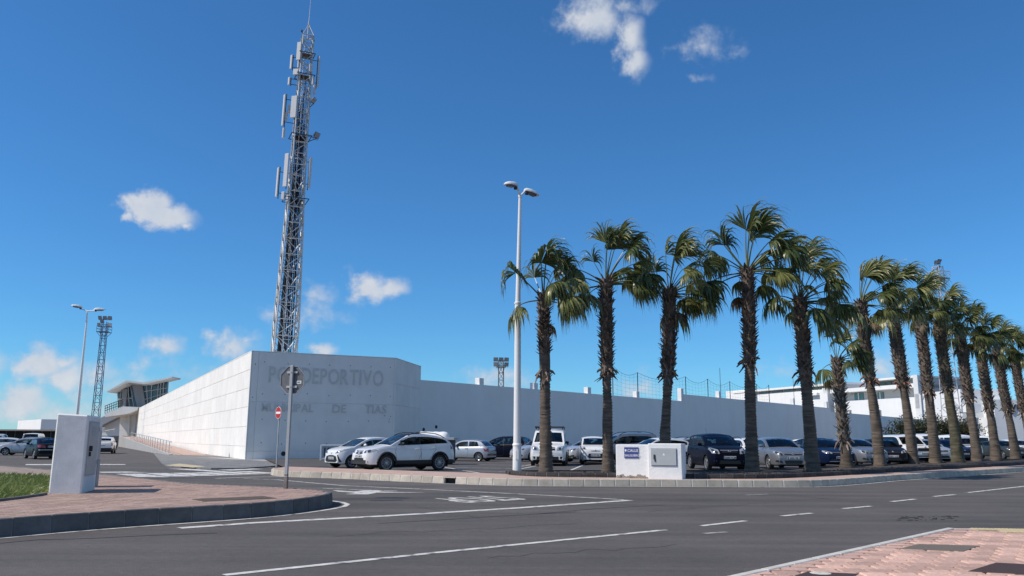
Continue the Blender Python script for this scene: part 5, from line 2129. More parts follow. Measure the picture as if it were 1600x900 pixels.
def floodlight(parent, p, yaw, tilt, w=.55, h=.5):
    M = Matrix.Translation(p) @ Matrix.Rotation(yaw, 4, 'Z') @ Matrix.Rotation(tilt, 4, 'X')
    g = MB()
    fr_ = [(-w / 2, -h / 2), (w / 2, -h / 2), (w / 2, h / 2), (-w / 2, h / 2)]
    g.hexa([M @ Vector((x * .6, .22, z * .6)) for x, z in fr_], [M @ Vector((x, 0, z)) for x, z in fr_])
    o = g.build('floodlight', M_DARK, parent, bevel=.015)
    g = MB()
    g.hexa([M @ Vector((x * .9, -.004, z * .9)) for x, z in fr_], [M @ Vector((x * .9, -.02, z * .9)) for x, z in fr_])
    g.build('lens', mat('lamp_lens', (.3, .32, .35), .1, .3), o)
    g = MB()
    g.tube([M @ Vector((-w * .52, .1, 0)), M @ Vector((-w * .52, .1, -h * .7)), M @ Vector((w * .52, .1, -h * .7)), M @ Vector((w * .52, .1, 0))], .02, 4)
    g.build('yoke', M_DARK, o)
    return o


for (u, v, yaw, tl) in ((493, 157, R(60), R(35)), (499, 211, R(40), R(25))):
    p = T_at(u, v, -.8)
    floodlight(tower, p, yaw, tl, .75, .6)
    w = hwid(p.z)
    g = MB()
    g.tube([tuple(p - Vector((0, 0, .3))), (w, -w, p.z - .5)], .04, 5)
    g.tube([tuple(p - Vector((0, 0, .3))), (w, -w, p.z + .1)], .03, 5)
    g.build('bracket', M_DARK, tower)


# ------------------------------------------------------------------ floodlight masts
def flood_mast(name, label, foot, H_, w0, w1, m, lamps, step, rz=0.0, legr=.07, platform=True):
    t = thing(name, label, 'floodlight mast', foot, rz, 'floodlight masts round the sports ground')
    f = lambda z: (w0 + (w1 - w0) * z / H_) / 2
    for sx in (-1, 1):
        for sy in (-1, 1):
            g = MB()
            g.tube([(sx * f(0), sy * f(0), 0), (sx * f(H_), sy * f(H_), H_)], legr, 5)
            g.build('mast_leg', m, t)
    g = MB()
    z, k = 0, 0
    while z < H_ - step * .5:
        z2 = min(z + step, H_)
        a, c = f(z), f(z2)
        for i, (p, q) in enumerate((((-1, -1), (1, -1)), ((1, -1), (1, 1)), ((1, 1), (-1, 1)), ((-1, 1), (-1, -1)))):
            g.tube([(p[0] * c, p[1] * c, z2), (q[0] * c, q[1] * c, z2)], legr * .55, 4, caps=False)
            if (k + i) % 2:
                p, q = q, p
            g.tube([(p[0] * a, p[1] * a, z), (q[0] * c, q[1] * c, z2)], legr * .55, 4, caps=False)
        z, k = z2, k + 1
    o = g.build('bracing', m, t)
    o['kind'] = 'stuff'
    if platform:
        g = MB()
        wp = f(H_) + .62
        zp = H_ - 1.9
        g.box((0, 0, zp), (2 * wp, 2 * wp, .08))
        for zz in (zp + .55, zp + 1.05):
            q = [(-wp, -wp), (wp, -wp), (wp, wp), (-wp, wp)]
            for i in range(4):
                g.tube([(*q[i], zz), (*q[(i + 1) % 4], zz)], .035, 4)
        for sx in (-1, 0, 1):
            for sy in (-1, 1):
                g.tube([(sx * wp, sy * wp, zp), (sx * wp, sy * wp, zp + 1.05)], .035, 4)
                g.tube([(sx * wp, sy * wp, zp), (sx * f(zp - .8), sy * f(zp - .8), zp - .9)], .04, 4)
        g.build('platform', m, t)
    for (x, y, z, yaw, tl, s) in lamps:
        floodlight(t, Vector((x, y, z)), yaw, tl, s, s * .9)
    g = MB()
    for zz in sorted({round(l[2], 2) for l in lamps}):
        xs = [l[0] for l in lamps if abs(l[2] - zz) < .02]
        g.tube([(min(xs) - .3, .15, zz - .3), (max(xs) + .3, .15, zz - .3)], .05, 4)
    g.build('lamp_bar', m, t)
    return t


M_MASTB = mat('mast_blue_grey', (.10, .125, .20), .5, .3)
mt = D(164, 503, 150)
H1 = mt.z
flood_mast('floodlight_mast', 'blue grey lattice floodlight mast standing left of the press box', (mt.x, 150, 0), H1, 1.25, .8, M_MASTB,
           [(x, -.3, H1 + .25 + dz, R(ya), R(20), .72) for x, dz, ya in ((-.85, .5, -14), (0, .5, 0), (.85, .5, 12), (-.95, -.8, -30), (.95, -.8, 30), (-.45, -.1, -10))], 1.3, R(10), .062)
mt = D(783, 563, 230)
flood_mast('floodlight_mast', 'small distant floodlight mast peeping over the long wall by the lamp post', (mt.x, 230, 0), mt.z, 1.6, 1.3, mat('mast_brown_grey', (.16, .15, .14), .6),
           [(x, -.3, mt.z + dz, R(ya), R(15), 1.3) for x, dz, ya in ((-1.5, .2, -10), (0, .2, 0), (1.5, .2, 10), (-1.5, -1.2, -20), (1.5, -1.2, 20))], 2.0, R(5), .12)
mt = D(1464, 414, 120)
flood_mast('floodlight_mast', 'white lattice mast with a side platform rising behind the row of palms', (D(1478, 560, 120).x, 120, 0), mt.z - .2, 1.9, 1.0, mat('mast_white', (.5, .5, .5), .5),
           [(x, -.3, mt.z + dz, R(ya), R(40), .8) for x, dz, ya in ((-.35, .3, -50), (.1, .5, 0), (-.1, -.5, 30))], 1.3, R(25), .06)


# ------------------------------------------------------------------ street lamps
def lamp_head(parent, root, tip, w=.34):
    """cobra head from the arm end to its tip"""
    d = tip - root
    L = d.length
    q = d.to_track_quat('X', 'Z')
    M = Matrix.Translation(root) @ q.to_matrix().to_4x4()
    g = MB()
    rings = []
    for i, (t, ww, hh) in enumerate(((0, .35, .5), (.12, .7, .85), (.35, 1, 1), (.7, 1, .85), (.92, .8, .55), (1, .45, .25))):
        rings.append([M @ Vector((t * L, w / 2 * ww * math.cos(a), .045 + .17 * hh * max(0, math.sin(a)) if math.sin(a) > -.01 else -.0 + .045)) for a in [k * math.pi / 6 for k in range(7)]] )
    n = 7
    vs = [p for r_ in rings for p in r_]
    fs = [(i * n + k, i * n + k + 1, (i + 1) * n + k + 1, (i + 1) * n + k) for i in range(5) for k in range(6)]
    fs += [(i * n, (i + 1) * n, (i + 1) * n + 6, i * n + 6) for i in range(5)] + [tuple(range(n)), tuple(range(5 * n, 6 * n))]
    g.add(vs, fs)
    o = g.build('lamp_head', M_LAMPW, parent, 45)
    g = MB()
    g.box(None, (L * .5, w * .72, .1), M=M @ Matrix.Translation((L * .55, 0, .03)))
    g.build('diffuser', mat('lamp_bowl_dark', (.12, .12, .13), .2), o, bevel=.03)
    g = MB()
    g.lathe([(.002, -.09), (.07, -.08), (.075, .02), (.002, .04)], 10, M=M @ Matrix.Translation((.12, 0, 0)))
    g.build('photocell', M_DARK, o, 50)
    return o


lp = thing('street_lamp', 'tall white twin-headed street lamp at the tip of the palm bed', 'street lamp', (.22, 31.0, .22), 0, 'white street lamps')
lx, ly = .22, 31.0
g = MB()
g.tube([(0, 0, 0), (0, 0, 1.05)], [.165, .155], 20)
g.build('base_section', M_LAMPW, lp, 40)
g = MB()
g.tube([(0, 0, 1.05), (0.01, 0, 6.4)], [.14, .115], 20)
g.build('pole', M_LAMPW, lp, 40)
g = MB()
g.tube([(.01, 0, 6.4), (.08, 0, 10.7)], [.10, .06], 16)
g.build('upper_pole', M_LAMPW, lp, 40)
g = MB()
g.lathe([(.15, 1.03), (.172, 1.04), (.172, 1.09), (.15, 1.12)], 20)
g.lathe([(.115, 6.36), (.128, 6.37), (.128, 6.43), (.11, 6.45)], 20)
g.build('collar', M_LAMPW, lp, 40)
g = MB()
g.box((.0, -.162, .7), (.12, .02, .34))
g.build('service_hatch', M_LAMPW, lp, bevel=.006)
loc = lambda p: Vector((p.x - lx, p.y - ly, p.z - .22))
pa0, pa1 = loc(D(808.5, 293.5, 30.75)), loc(D(789.5, 289.5, 30.2))
pb0, pb1 = loc(D(819.5, 299.5, 31.3)), loc(D(840.5, 308.5, 31.8))
g = MB()
g.tube([(.08, 0, 10.62), (.08, 0, 10.72)], .075, 12)
g.tube([tuple(pa0 + Vector((.0, 0, .0))), (.08, 0, 10.66), tuple(pb0)], .038, 8)
g.build('cross_arm', M_LAMPW, lp, 50)
lamp_head(lp, pa0, pa1)
lamp_head(lp, pb0, pb1)

lp2 = thing('street_lamp', 'distant white twin-headed street lamp behind the left utility cabinet', 'street lamp', (D(121, 645, 60).x, 60, 0), 0, 'white street lamps')
x2 = D(121, 645, 60).x
top2 = D(137, 486, 60)
g = MB()
g.tube([(0, 0, 0), (top2.x - x2, 0, top2.z)], [.14, .055], 12)
g.build('pole', M_LAMPW, lp2, 40)
l2 = lambda u, v, y=60: D(u, v, y) - Vector((x2, 60, 0))
g = MB()
g.tube([tuple(l2(126, 482.5)), (top2.x - x2, 0, top2.z), tuple(l2(148, 485))], .04, 6)
g.build('cross_arm', M_LAMPW, lp2, 50)
lamp_head(lp2, l2(128.5, 482), l2(111, 478.5, 59.5), .4)
lamp_head(lp2, l2(147, 485), l2(164.5, 485.5, 60.6), .4)

# ------------------------------------------------------------------ traffic signs
st = thing('stop_sign', 'octagonal stop sign seen from its bare grey back on the left pavement', 'road sign', (-5.50, 20.56, .268), R(-18))
g = MB()
oc = [(.34 / math.cos(math.pi / 8) * math.cos(math.pi / 8 + k * math.pi / 4), .34 / math.cos(math.pi / 8) * math.sin(math.pi / 8 + k * math.pi / 4)) for k in range(8)]
zc = 2.64
g.hexa([(x, .045, zc + z) for x, z in oc], [(x, .058, zc + z) for x, z in oc])
g.build('sign_plate', M_SIGNBK, st)
g = MB()
for k in range(8):
    a, c = oc[k], oc[(k + 1) % 8]
    g.hexa([(a[0], .03, zc + a[1]), (c[0], .03, zc + c[1]), (c[0], .062, zc + c[1]), (a[0], .062, zc + a[1])],
           [(a[0] * .975, .03, zc + a[1] * .975), (c[0] * .975, .03, zc + c[1] * .975), (c[0] * .975, .062, zc + c[1] * .975), (a[0] * .975, .062, zc + a[1] * .975)])
g.build('sign_rim', mat('rim_pale', (.5, .5, .5), .4, .4), st)
g = MB()
g.hexa([(x * .96, .059, zc + z * .96) for x, z in oc], [(x * .95, .063, zc + z * .95) for x, z in oc])
g.build('sign_face', M_RED, st)
me = text_mesh('STOP', .26, .001, .006, 1, 'CENTER')
me.materials.append(M_SIGNW)
link('sign_word', me, st, (0, .065, zc - .09), (math.pi / 2, 0, math.pi))
g = MB()
g.box((0, 0, 1.5), (.085, .06, 3.0))
g.build('post', M_STEEL, st, bevel=.008)
g = MB()
g.box((0, 0, .03), (.093, .068, .5))
g.box((0, 0, .32), (.089, .064, .04))
g.build('post_foot', mat('rusty_foot', (.2, .165, .15), .8, .2, var=.4, vscale=12), st, bevel=.004)
g = MB()
for dz in (-.17, .19):
    g.box((0, .03, zc + dz), (.3, .03, .05))
    g.lathe([(.014, 0), (.012, .012), (.002, .014)], 8, M=Matrix.Translation((0, -.03, zc + dz)) @ Matrix.Rotation(R(90), 4, 'X'))
g.build('clamp', M_GALV, st)
g = MB()
g.box((.19, .0435, zc - .06), (.13, .004, .075))
sk = g.build('sticker', M_SIGNW, st)
me = text_mesh('M52', .05, .0008, .002, 1, 'CENTER')
me.materials.append(M_PTXT)
link('sticker_print', me, sk, (.19, .041, zc - .078), (math.pi / 2, 0, 0))

ne = thing('no_entry_sign', 'round red no entry sign on a thin pole in front of the hall', 'road sign', (-11.56, 41.3, .06), R(-46))
g = MB()
g.tube([(0, 0, 0), (0, 0, 2.95)], .035, 10)
g.build('post', M_GALV, ne, 40)
RX = Matrix.Rotation(R(90), 4, 'X')
g = MB()
g.lathe([(.002, 0), (.295, 0), (.3, .008), (.3, .022), (.002, .022)], 28, M=Matrix.Translation((0, -.04, 2.68)) @ RX)
g.build('sign_plate', M_RED, ne, 40)
g = MB()
g.box((0, -.066, 2.68), (.44, .006, .105))
g.build('sign_bar', M_SIGNW, ne)
g = MB()
g.lathe([(.3, .004), (.3, .024), (.285, .0255), (.285, .004)], 28, M=Matrix.Translation((0, -.04, 2.68)) @ RX, close=True)
g.build('sign_rim', M_SIGNW, ne, 40)

# ------------------------------------------------------------------ utility cabinets
uc = thing('utility_cabinet', 'tall white rendered utility cabinet with a narrow grey door beside the lawn', 'cabinet', (0, 0, 0), 0, 'white utility cabinets')
g = MB()
q = [(p[0], p[1]) for p in CAB]
cx_, cy_ = sum(p[0] for p in q) / 4, sum(p[1] for p in q) / 4
g.hexa([(x, y, .22) for x, y in q], [(cx_ + (x - cx_) * .97, cy_ + (y - cy_) * .97, z) for (x, y), z in zip(q, (1.985, 1.95, 1.95, 1.985))])
g.build('housing', mat('cabinet_render', (.72, .71, .69), .9, streak=.16, var=.1, vscale=3, bump=.35, bscale=35), uc, bevel=.03)
A_, B_ = Vector((*CAB[1], 0)), Vector((*CAB[2], 0))
dD = (B_ - A_).normalized()
nD = Vector((dD.y, -dD.x, 0))
if nD.x < 0:
    nD = -nD
def slab(A, d, n, t0, t1, z0, z1, off, thick, name, m, parent, bevel=.004):
    p = [A + d * t0 + n * off, A + d * t1 + n * off, A + d * t1 + n * (off - thick), A + d * t0 + n * (off - thick)]
    g = MB()
    g.hexa([(v.x, v.y, z0) for v in p], [(v.x, v.y, z1) for v in p])
    return g.build(name, m, parent, bevel=bevel)
LD = (B_ - A_).length
slab(A_, dD, nD, .18, LD - .22, .62, 1.82, .012, .05, 'door_frame', M_STEEL, uc)
dr = slab(A_, dD, nD, .21, LD - .25, .65, 1.79, .022, .05, 'door', M_ALU, uc)
p = A_ + dD * .32 + nD * .04
g = MB()
g.box((p.x, p.y, 1.22), (.05, .09, .12), math.atan2(dD.y, dD.x))
g.box((p.x, p.y, 1.1), (.04, .05, .1), math.atan2(dD.y, dD.x))
g.build('padlock', M_TAR, dr, bevel=.01)
for zz in (.85, 1.6):
    slab(A_, dD, nD, LD - .27, LD - .235, zz, zz + .1, .04, .05, 'hinge', M_GALV, dr)
for k in range(5):
    slab(A_, dD, nD, .45, .85, 1.5 + k * .045, 1.525 + k * .045, .03, .02, 'louvre', M_STEEL, dr, bevel=0)
uc2 = thing('meter_cabinet', 'narrow white meter cabinet standing half hidden behind the tall one', 'cabinet', (-10.62, 20.85, .24), R(16), 'white utility cabinets')
g = MB()
g.box((0, 0, .78), (.55, .7, 1.56))
g.build('housing', MATS['cabinet_render'], uc2, bevel=.03)
g = MB()
g.box((.285, 0, .85), (.02, .5, 1.1))
g.build('door', M_ALU, uc2, bevel=.005)
g = MB()
g.tube([(.36, -.2, .0), (.36, -.2, .7)], .035, 6)
g.build('conduit', M_STEEL, uc2)

tb = thing('transformer_box', 'low white double utility box with the blue street plate among the palms', 'utility box', (3.57, 28.5, 0), math.atan2(-.33, .94))
M_BOXW = mat('box_render', (.78, .775, .765), .9, var=.05, vscale=4, bump=.5, bscale=14)
g = MB()
g.box((.56, .42, .72), (1.12, .84, 1.22))
bl = g.build('left_housing', M_BOXW, tb, bevel=.02)
g = MB()
g.box((1.125 + .56, .35, .75), (1.12, .98, 1.24))
br_ = g.build('right_housing', M_BOXW, tb, bevel=.02)
g = MB()
g.box((1.125 + .53, -.148, .93), (.86, .02, .58))
fr_ = g.build('door_frame', M_STEEL, br_)
g = MB()
g.box((1.125 + .53, -.165, .93), (.82, .03, .54))
dd = g.build('door', mat('box_door', (.46, .47, .47), .45, .15, var=.05, vscale=5), br_, bevel=.006)
g = MB()
g.box((1.125 + .22, -.19, .93), (.06, .03, .16))
g.box((1.125 + .24, -.19, .82), (.045, .03, .09))
g.build('padlock', M_TAR, dd, bevel=.01)
g = MB()
g.hexa([(1.125 + .53 + x, -.182, 1.02 + z) for x, z in ((-.045, -.04), (.045, -.04), (0, .045))], [(1.125 + .53 + x, -.185, 1.02 + z) for x, z in ((-.045, -.04), (.045, -.04), (0, .045))])
g.build('warning_label', M_SIGNW, dd)
sgn = thing('street_name_plate', 'small blue tiled street name plate on the white utility box', 'sign', (0, 0, 0))
sgn.matrix_world = tb.matrix_basis @ Matrix.Translation((.56, -.006, 1.06))
g = MB()
g.box((-.02, -.008, 0), (.49, .02, .36))
g.build('plate', M_BLUE, sgn, bevel=.004)
for w_, zz, sz, xx in (('CALLE', .03, .125, .03), ('SALGUERO', -.125, .1, .005)):
    me = text_mesh(w_, sz, .001, .0015, 1.05, 'CENTER')
    me.materials.append(M_SIGNW)
    link('plate_lettering', me, sgn, (xx, -.0195, zz), (math.pi / 2, 0, 0))
g = MB()
g.hexa([(-.215 + x, -.0185, .07 + z) for x, z in ((-.03, .04), (.03, .04), (.03, -.01), (0, -.05), (-.03, -.01))], [(-.215 + x, -.021, .07 + z) for x, z in ((-.03, .04), (.03, .04), (.03, -.01), (0, -.05), (-.03, -.01))][::1])
g.build('crest', M_SIGNW, sgn)
# crumbled render along the foot of the box
random.seed(12)
g = MB()
for k in range(15):
    x = .05 + k * .07 + random.uniform(-.02, .02)
    hh = random.uniform(.05, .15)
    pts = [(x + random.uniform(.03, .08) * math.cos(a), .2 + hh * .5 + hh * .6 * math.sin(a)) for a in (0, 1.1, 2.2, 3.3, 4.4, 5.4)]
    g.hexa([(a, .03, c) for a, c in pts], [(a, -.004, c) for a, c in pts])
o = g.build('bare_plaster', mat('bare_plaster', (.30, .275, .235), .95, var=.3, vscale=20), bl)
o['kind'] = 'stuff'

# ------------------------------------------------------------------ recycling container and notice frame
rc = thing('rubbish_container', 'dark rubbish container with a rolled white ribbed cover behind the white crossover', 'container', (D(683, 715, 46).x, 46.5, .12), R(-8))
g = MB()
g.box((.2, 0, .7), (1.3, 1.3, 1.26))
for x in (-.4, 0, .4, .8):
    g.box((x, -.66, .7), (.06, .04, 1.16))
g.build('bin_body', mat('container_brown', (.05, .045, .05), .7, var=.3, vscale=4), rc, bevel=.01)
g = MB()
g.box((0.1, 0, 1.39), (1.9, 1.42, .13))
g.build('rim', M_STEEL, rc, bevel=.015)
g = MB()
pts = []
nst = 14
for i in range(nst):
    x = -1.15 + 1.75 * i / (nst - 1)
    pts.append((x, (.22 if i % 3 else .207) * min(1, .55 + .45 * min(i, nst - 1 - i))))
rings = []
for (x, r_) in [(-1.15, .01)] + pts + [(.6, .01)]:
    rings.append([(x, r_ * 1.5 * math.cos(a), 1.46 + r_ * 1.5 * max(-.02, math.sin(a))) for a in [k * math.pi / 8 for k in range(9)]])
vs = [p for r_ in rings for p in r_]
g.add(vs, [(i * 9 + k, i * 9 + k + 1, (i + 1) * 9 + k + 1, (i + 1) * 9 + k) for i in range(len(rings) - 1) for k in range(8)])
g.build('rolled_cover', M_LAMPW, rc, 50)
g = MB()
for x, y in ((-.6, -.5), (.6, -.5), (-.6, .5), (.6, .5)):
    g.lathe([(.1, -.03), (.1, .03)], 10, M=Matrix.Translation((x, y, .1)) @ RX)
g.build('castor', M_TYRE, rc)
pL_, pR_ = D(500, 715, 54), D(562, 715, 54.6)
nb = thing('notice_frame', 'white framed notice panel with dark posters at the foot of the hall', 'notice board', (pL_.x, 54, .06), math.atan2(.6, pR_.x - pL_.x))
wd = (pR_ - pL_).length
g = MB()
for x in (0.05, wd - .05):
    g.box((x, 0, .52), (.1, .1, 1.04))
g.box((wd / 2, 0, 1.0), (wd - .2, .1, .1))
g.box((wd / 2, 0, .16), (wd - .2, .1, .1))
g.build('frame', M_WHITE, nb, bevel=.01)
g = MB()
g.box((wd / 2, .02, .58), (wd - .2, .03, .74))
g.build('backing', mat('board_back', (.42, .44, .47), .7, var=.15, vscale=3), nb)
random.seed(33)
for x, z, w_, h_ in ((.28, .58, .1, .55), (.55, .66, .22, .4), (.72, .5, .16, .36), (1.1, .7, .3, .25), (1.2, .42, .2, .2)):
    g = MB()
    g.box((x, 0, z), (w_, .012, h_))
    g.build('poster', mat('poster_dark', (.07, .075, .09), .7, var=.5, vscale=9), nb)

# ------------------------------------------------------------------ large white building behind the wall
YB = 196.0
B0 = D(1437, 600, YB)
B0.z = 0
rB = ray(330, 691)
dB_ = Vector((rB.x, rB.y, 0)).normalized()
nB_ = Vector((-dB_.y, dB_.x, 0))
if nB_.x > 0:
    nB_ = -nB_
wbld = thing('white_building', 'large white modernist building with long terraces behind the perimeter wall', 'building')
PB = lambda u, v: PL(B0, dB_, u, v)


def fac(name, u0, u1, vt, vb, at, off, depth, m, parent=wbld):
    """horizontal member of the lit facade between two verticals, its heights read at survey column 'at'"""
    a, c = PB(u0, 640), PB(u1, 640)
    zt_, zb_ = PB(at, vt).z, PB(at, vb).z
    n = nB_
    q = [H2(a) + n * off, H2(c) + n * off, H2(c) + n * (off - depth), H2(a) + n * (off - depth)]
    g = MB()
    g.hexa([(p.x, p.y, zb_) for p in q], [(p.x, p.y, zt_) for p in q])
    return g.build(name, m, parent)


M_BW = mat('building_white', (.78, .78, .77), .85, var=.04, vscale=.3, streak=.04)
M_BG = mat('building_recess_shade', (.5, .5, .49), .85)  # shade of the overhangs put into the grey of the recessed walls
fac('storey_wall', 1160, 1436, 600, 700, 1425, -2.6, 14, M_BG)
fac('roof_slab', 1352, 1437, 586.8, 590.0, 1430, .6, 16, M_BW)
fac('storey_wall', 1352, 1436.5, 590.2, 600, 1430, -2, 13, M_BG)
fac('terrace_fascia', 1296, 1436, 600.0, 606.2, 1415, .3, 15, M_BW)
fac('parapet', 1306, 1437, 620.3, 660, 1433, .4, 3.2, M_BW)
fac('roof_slab', 1150, 1322, 597.3, 600.6, 1315, .8, 16, M_BW)
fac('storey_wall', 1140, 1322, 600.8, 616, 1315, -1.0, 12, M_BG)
fac('parapet', 1168, 1296, 608.4, 640, 1290, .4, 3, M_BW)
fac('corner_pier', 1292, 1300, 606.5, 690, 1296, 1.2, 4, M_BW)
fac('end_block', 1138, 1168, 609.5, 690, 1160, .6, 9, M_BW)
fac('canopy', 1266, 1284, 614, 618, 1276, 1.4, 4, M_BW)
for (u0, u1) in ((1184, 1201), (1203, 1221), (1223, 1241), (1243, 1259), (1261, 1277), (1279, 1292)):
    fac('window', u0, u1, 602.2, 606.6, 1285, -.8, .3, M_SHADEGL)
for (u0, u1) in ((1368, 1378), (1379, 1387), (1388, 1394), (1422, 1429)):
    fac('window', u0, u1, 592.2, 597.6, 1424, -1.8, .3, M_SHADEGL)
for (u0, u1, vt, vb, at) in ((1325, 1339, 613.5, 626, 1332), (1361, 1370.5, 612.5, 626, 1366)):
    fac('window', u0, u1, vt, vb, at, -2.4, .3, mat('teal_glass', (.09, .19, .2), .12))
    fac('window_bar', (u0 + u1) / 2 - .4, (u0 + u1) / 2 + .4, vt, vb, at, -2.2, .2, M_BW)
fac('doorway', 1300, 1306, 622, 645, 1303, -1.9, .4, M_TAR)
for u in (1342, 1389):
    fac('vent_post', u - .8, u + .8, 641, 651, u, 3.2, .6, M_STEEL)
# shaded wing running back to the right of the corner
rS = ray(1850, 691)
dS = Vector((rS.x, rS.y, 0)).normalized()
PS = lambda u, v: PL(B0, dS, u, v)
wing = thing('side_wing', 'shaded grey wing of the white building between the palm trunks', 'building')


def wingbox(name, u0, u1, vt, vb, at, off, depth, m):
    a, c = PS(u0, 640), PS(u1, 640)
    n = Vector((dS.y, -dS.x, 0))
    if n.y > 0:
        n = -n
    zt_, zb_ = PS(at, vt).z, PS(at, vb).z
    q = [H2(a) + n * off, H2(c) + n * off, H2(c) + n * (off - depth), H2(a) + n * (off - depth)]
    g = MB()
    g.hexa([(p.x, p.y, zb_) for p in q], [(p.x, p.y, zt_) for p in q])
    return g.build(name, m, wing)


wingbox('storey_wall', 1437.5, 1500, 590, 640, 1450, 0, 1.0, M_BW)
wingbox('storey_wall', 1437.5, 1505, 618, 700, 1450, .4, 1.3, M_BW)
wingbox('roof_slab', 1484, 1500, 594, 600, 1490, 2.0, 3, M_BW)
hall2 = thing('town_hall', 'white public building with dark lettering glimpsed between the right palms', 'building')
for (nm, u0, u1, vt, vb, y, dp, m) in (('storey_wall', 1500, 1570, 608, 700, 130, 12, M_BW), ('storey_wall', 1552, 1640, 624, 700, 127, 10, M_BW), ('canopy', 1512, 1534, 631, 644, 118, 6, M_BW),
                                       ('parapet', 1543, 1562, 652, 668, 116, 3, M_WHITE), ('pillar', 1517, 1521, 644, 700, 117.5, .8, M_BW)):
    a, c = D(u0, vt, y), D(u1, vb, y)
    g = MB()
    g.box(((a.x + c.x) / 2, y + dp / 2, (a.z + c.z) / 2), (c.x - a.x, dp, a.z - c.z))
    g.build(nm, m, hall2)
me = text_mesh('Ayu', 2.0, .06, .01)
me.materials.append(M_TAR)
q = D(1566, 641, 126.9)
link('facade_lettering', me, hall2, (q.x, 126.9, q.z), (math.pi / 2, 0, 0))

# ------------------------------------------------------------------ far buildings on the left
fb = thing('white_warehouse', 'white flat-roofed building far behind the cars on the left', 'building')
c_ = D(61, 690, 190)
rr = ray(240, 690)
dA_ = Vector((-1, .28, 0)).normalized()
dB2 = Vector((.9, .45, 0)).normalized()
top = D(61, 655, 190).z
g = MB()
p0 = H2(c_)
pts = [p0, p0 + dB2 * 22, p0 + dB2 * 22 + dA_ * 15 + Vector((0, 9, 0)), p0 + dA_ * 17 + Vector((0, 14, 0))]
g.prism([(p.x, p.y) for p in pts], 0, top)
g.build('walls', M_BW, fb)
g = MB()
a = p0 + (pts[3] - p0) * .18
q = p0 + (pts[3] - p0) * .42
dn = (pts[3] - p0).normalized()
nn = Vector((dn.y, -dn.x, 0))
if nn.x > 0:
    nn = -nn
g.hexa([(v.x, v.y, 1.6) for v in (a, q, q + nn * .05, a + nn * .05)], [(v.x, v.y, 3.2) for v in (a, q, q + nn * .05, a + nn * .05)])
g.build('window', M_DARK, fb)
lb = thing('garage_block', 'long low grey block with dark openings behind the left cars', 'building')
a, c = D(-60, 672, 130), D(96, 678, 130)
zt_ = D(40, 673, 130).z
g = MB()
g.box(((a.x + c.x) / 2, 134, (zt_ - .05) / 2), (c.x - a.x, 8, zt_))
g.build('walls', mat('garage_grey', (.30, .30, .31), .85), lb)
g = MB()
g.box(((a.x + c.x) / 2 + 1, 132, zt_ + .06), (c.x - a.x + 2, 10, .22))
g.build('roof', M_BROWN, lb)
for i in range(7):
    x = D(2 + i * 14, 685, 130).x
    g = MB()
    g.box((x, 129.95, 1.4), (1.15, .2, 2.4))
    g.build('opening', M_TAR, lb)

# ------------------------------------------------------------------ fan palms
M_FROND = leaf_mat('palm_frond', (.045, .075, .026), (.36, .345, .12), trans=.32, rough=.36)
M_DEAD = leaf_mat('dead_frond', (.10, .075, .045), (.24, .19, .11), trans=.1, rough=.7)
M_TRUNK = mat('palm_trunk', (.115, .09, .07), .95, var=.25, vscale=2.5, rings=.38, bump=.5, bscale=18, objvar=.12)
M_BOOT = mat('palm_leaf_base', (.12, .087, .067), .9, var=.25, vscale=6, island=.75)
WIND = Vector((.95, -.3, 0))


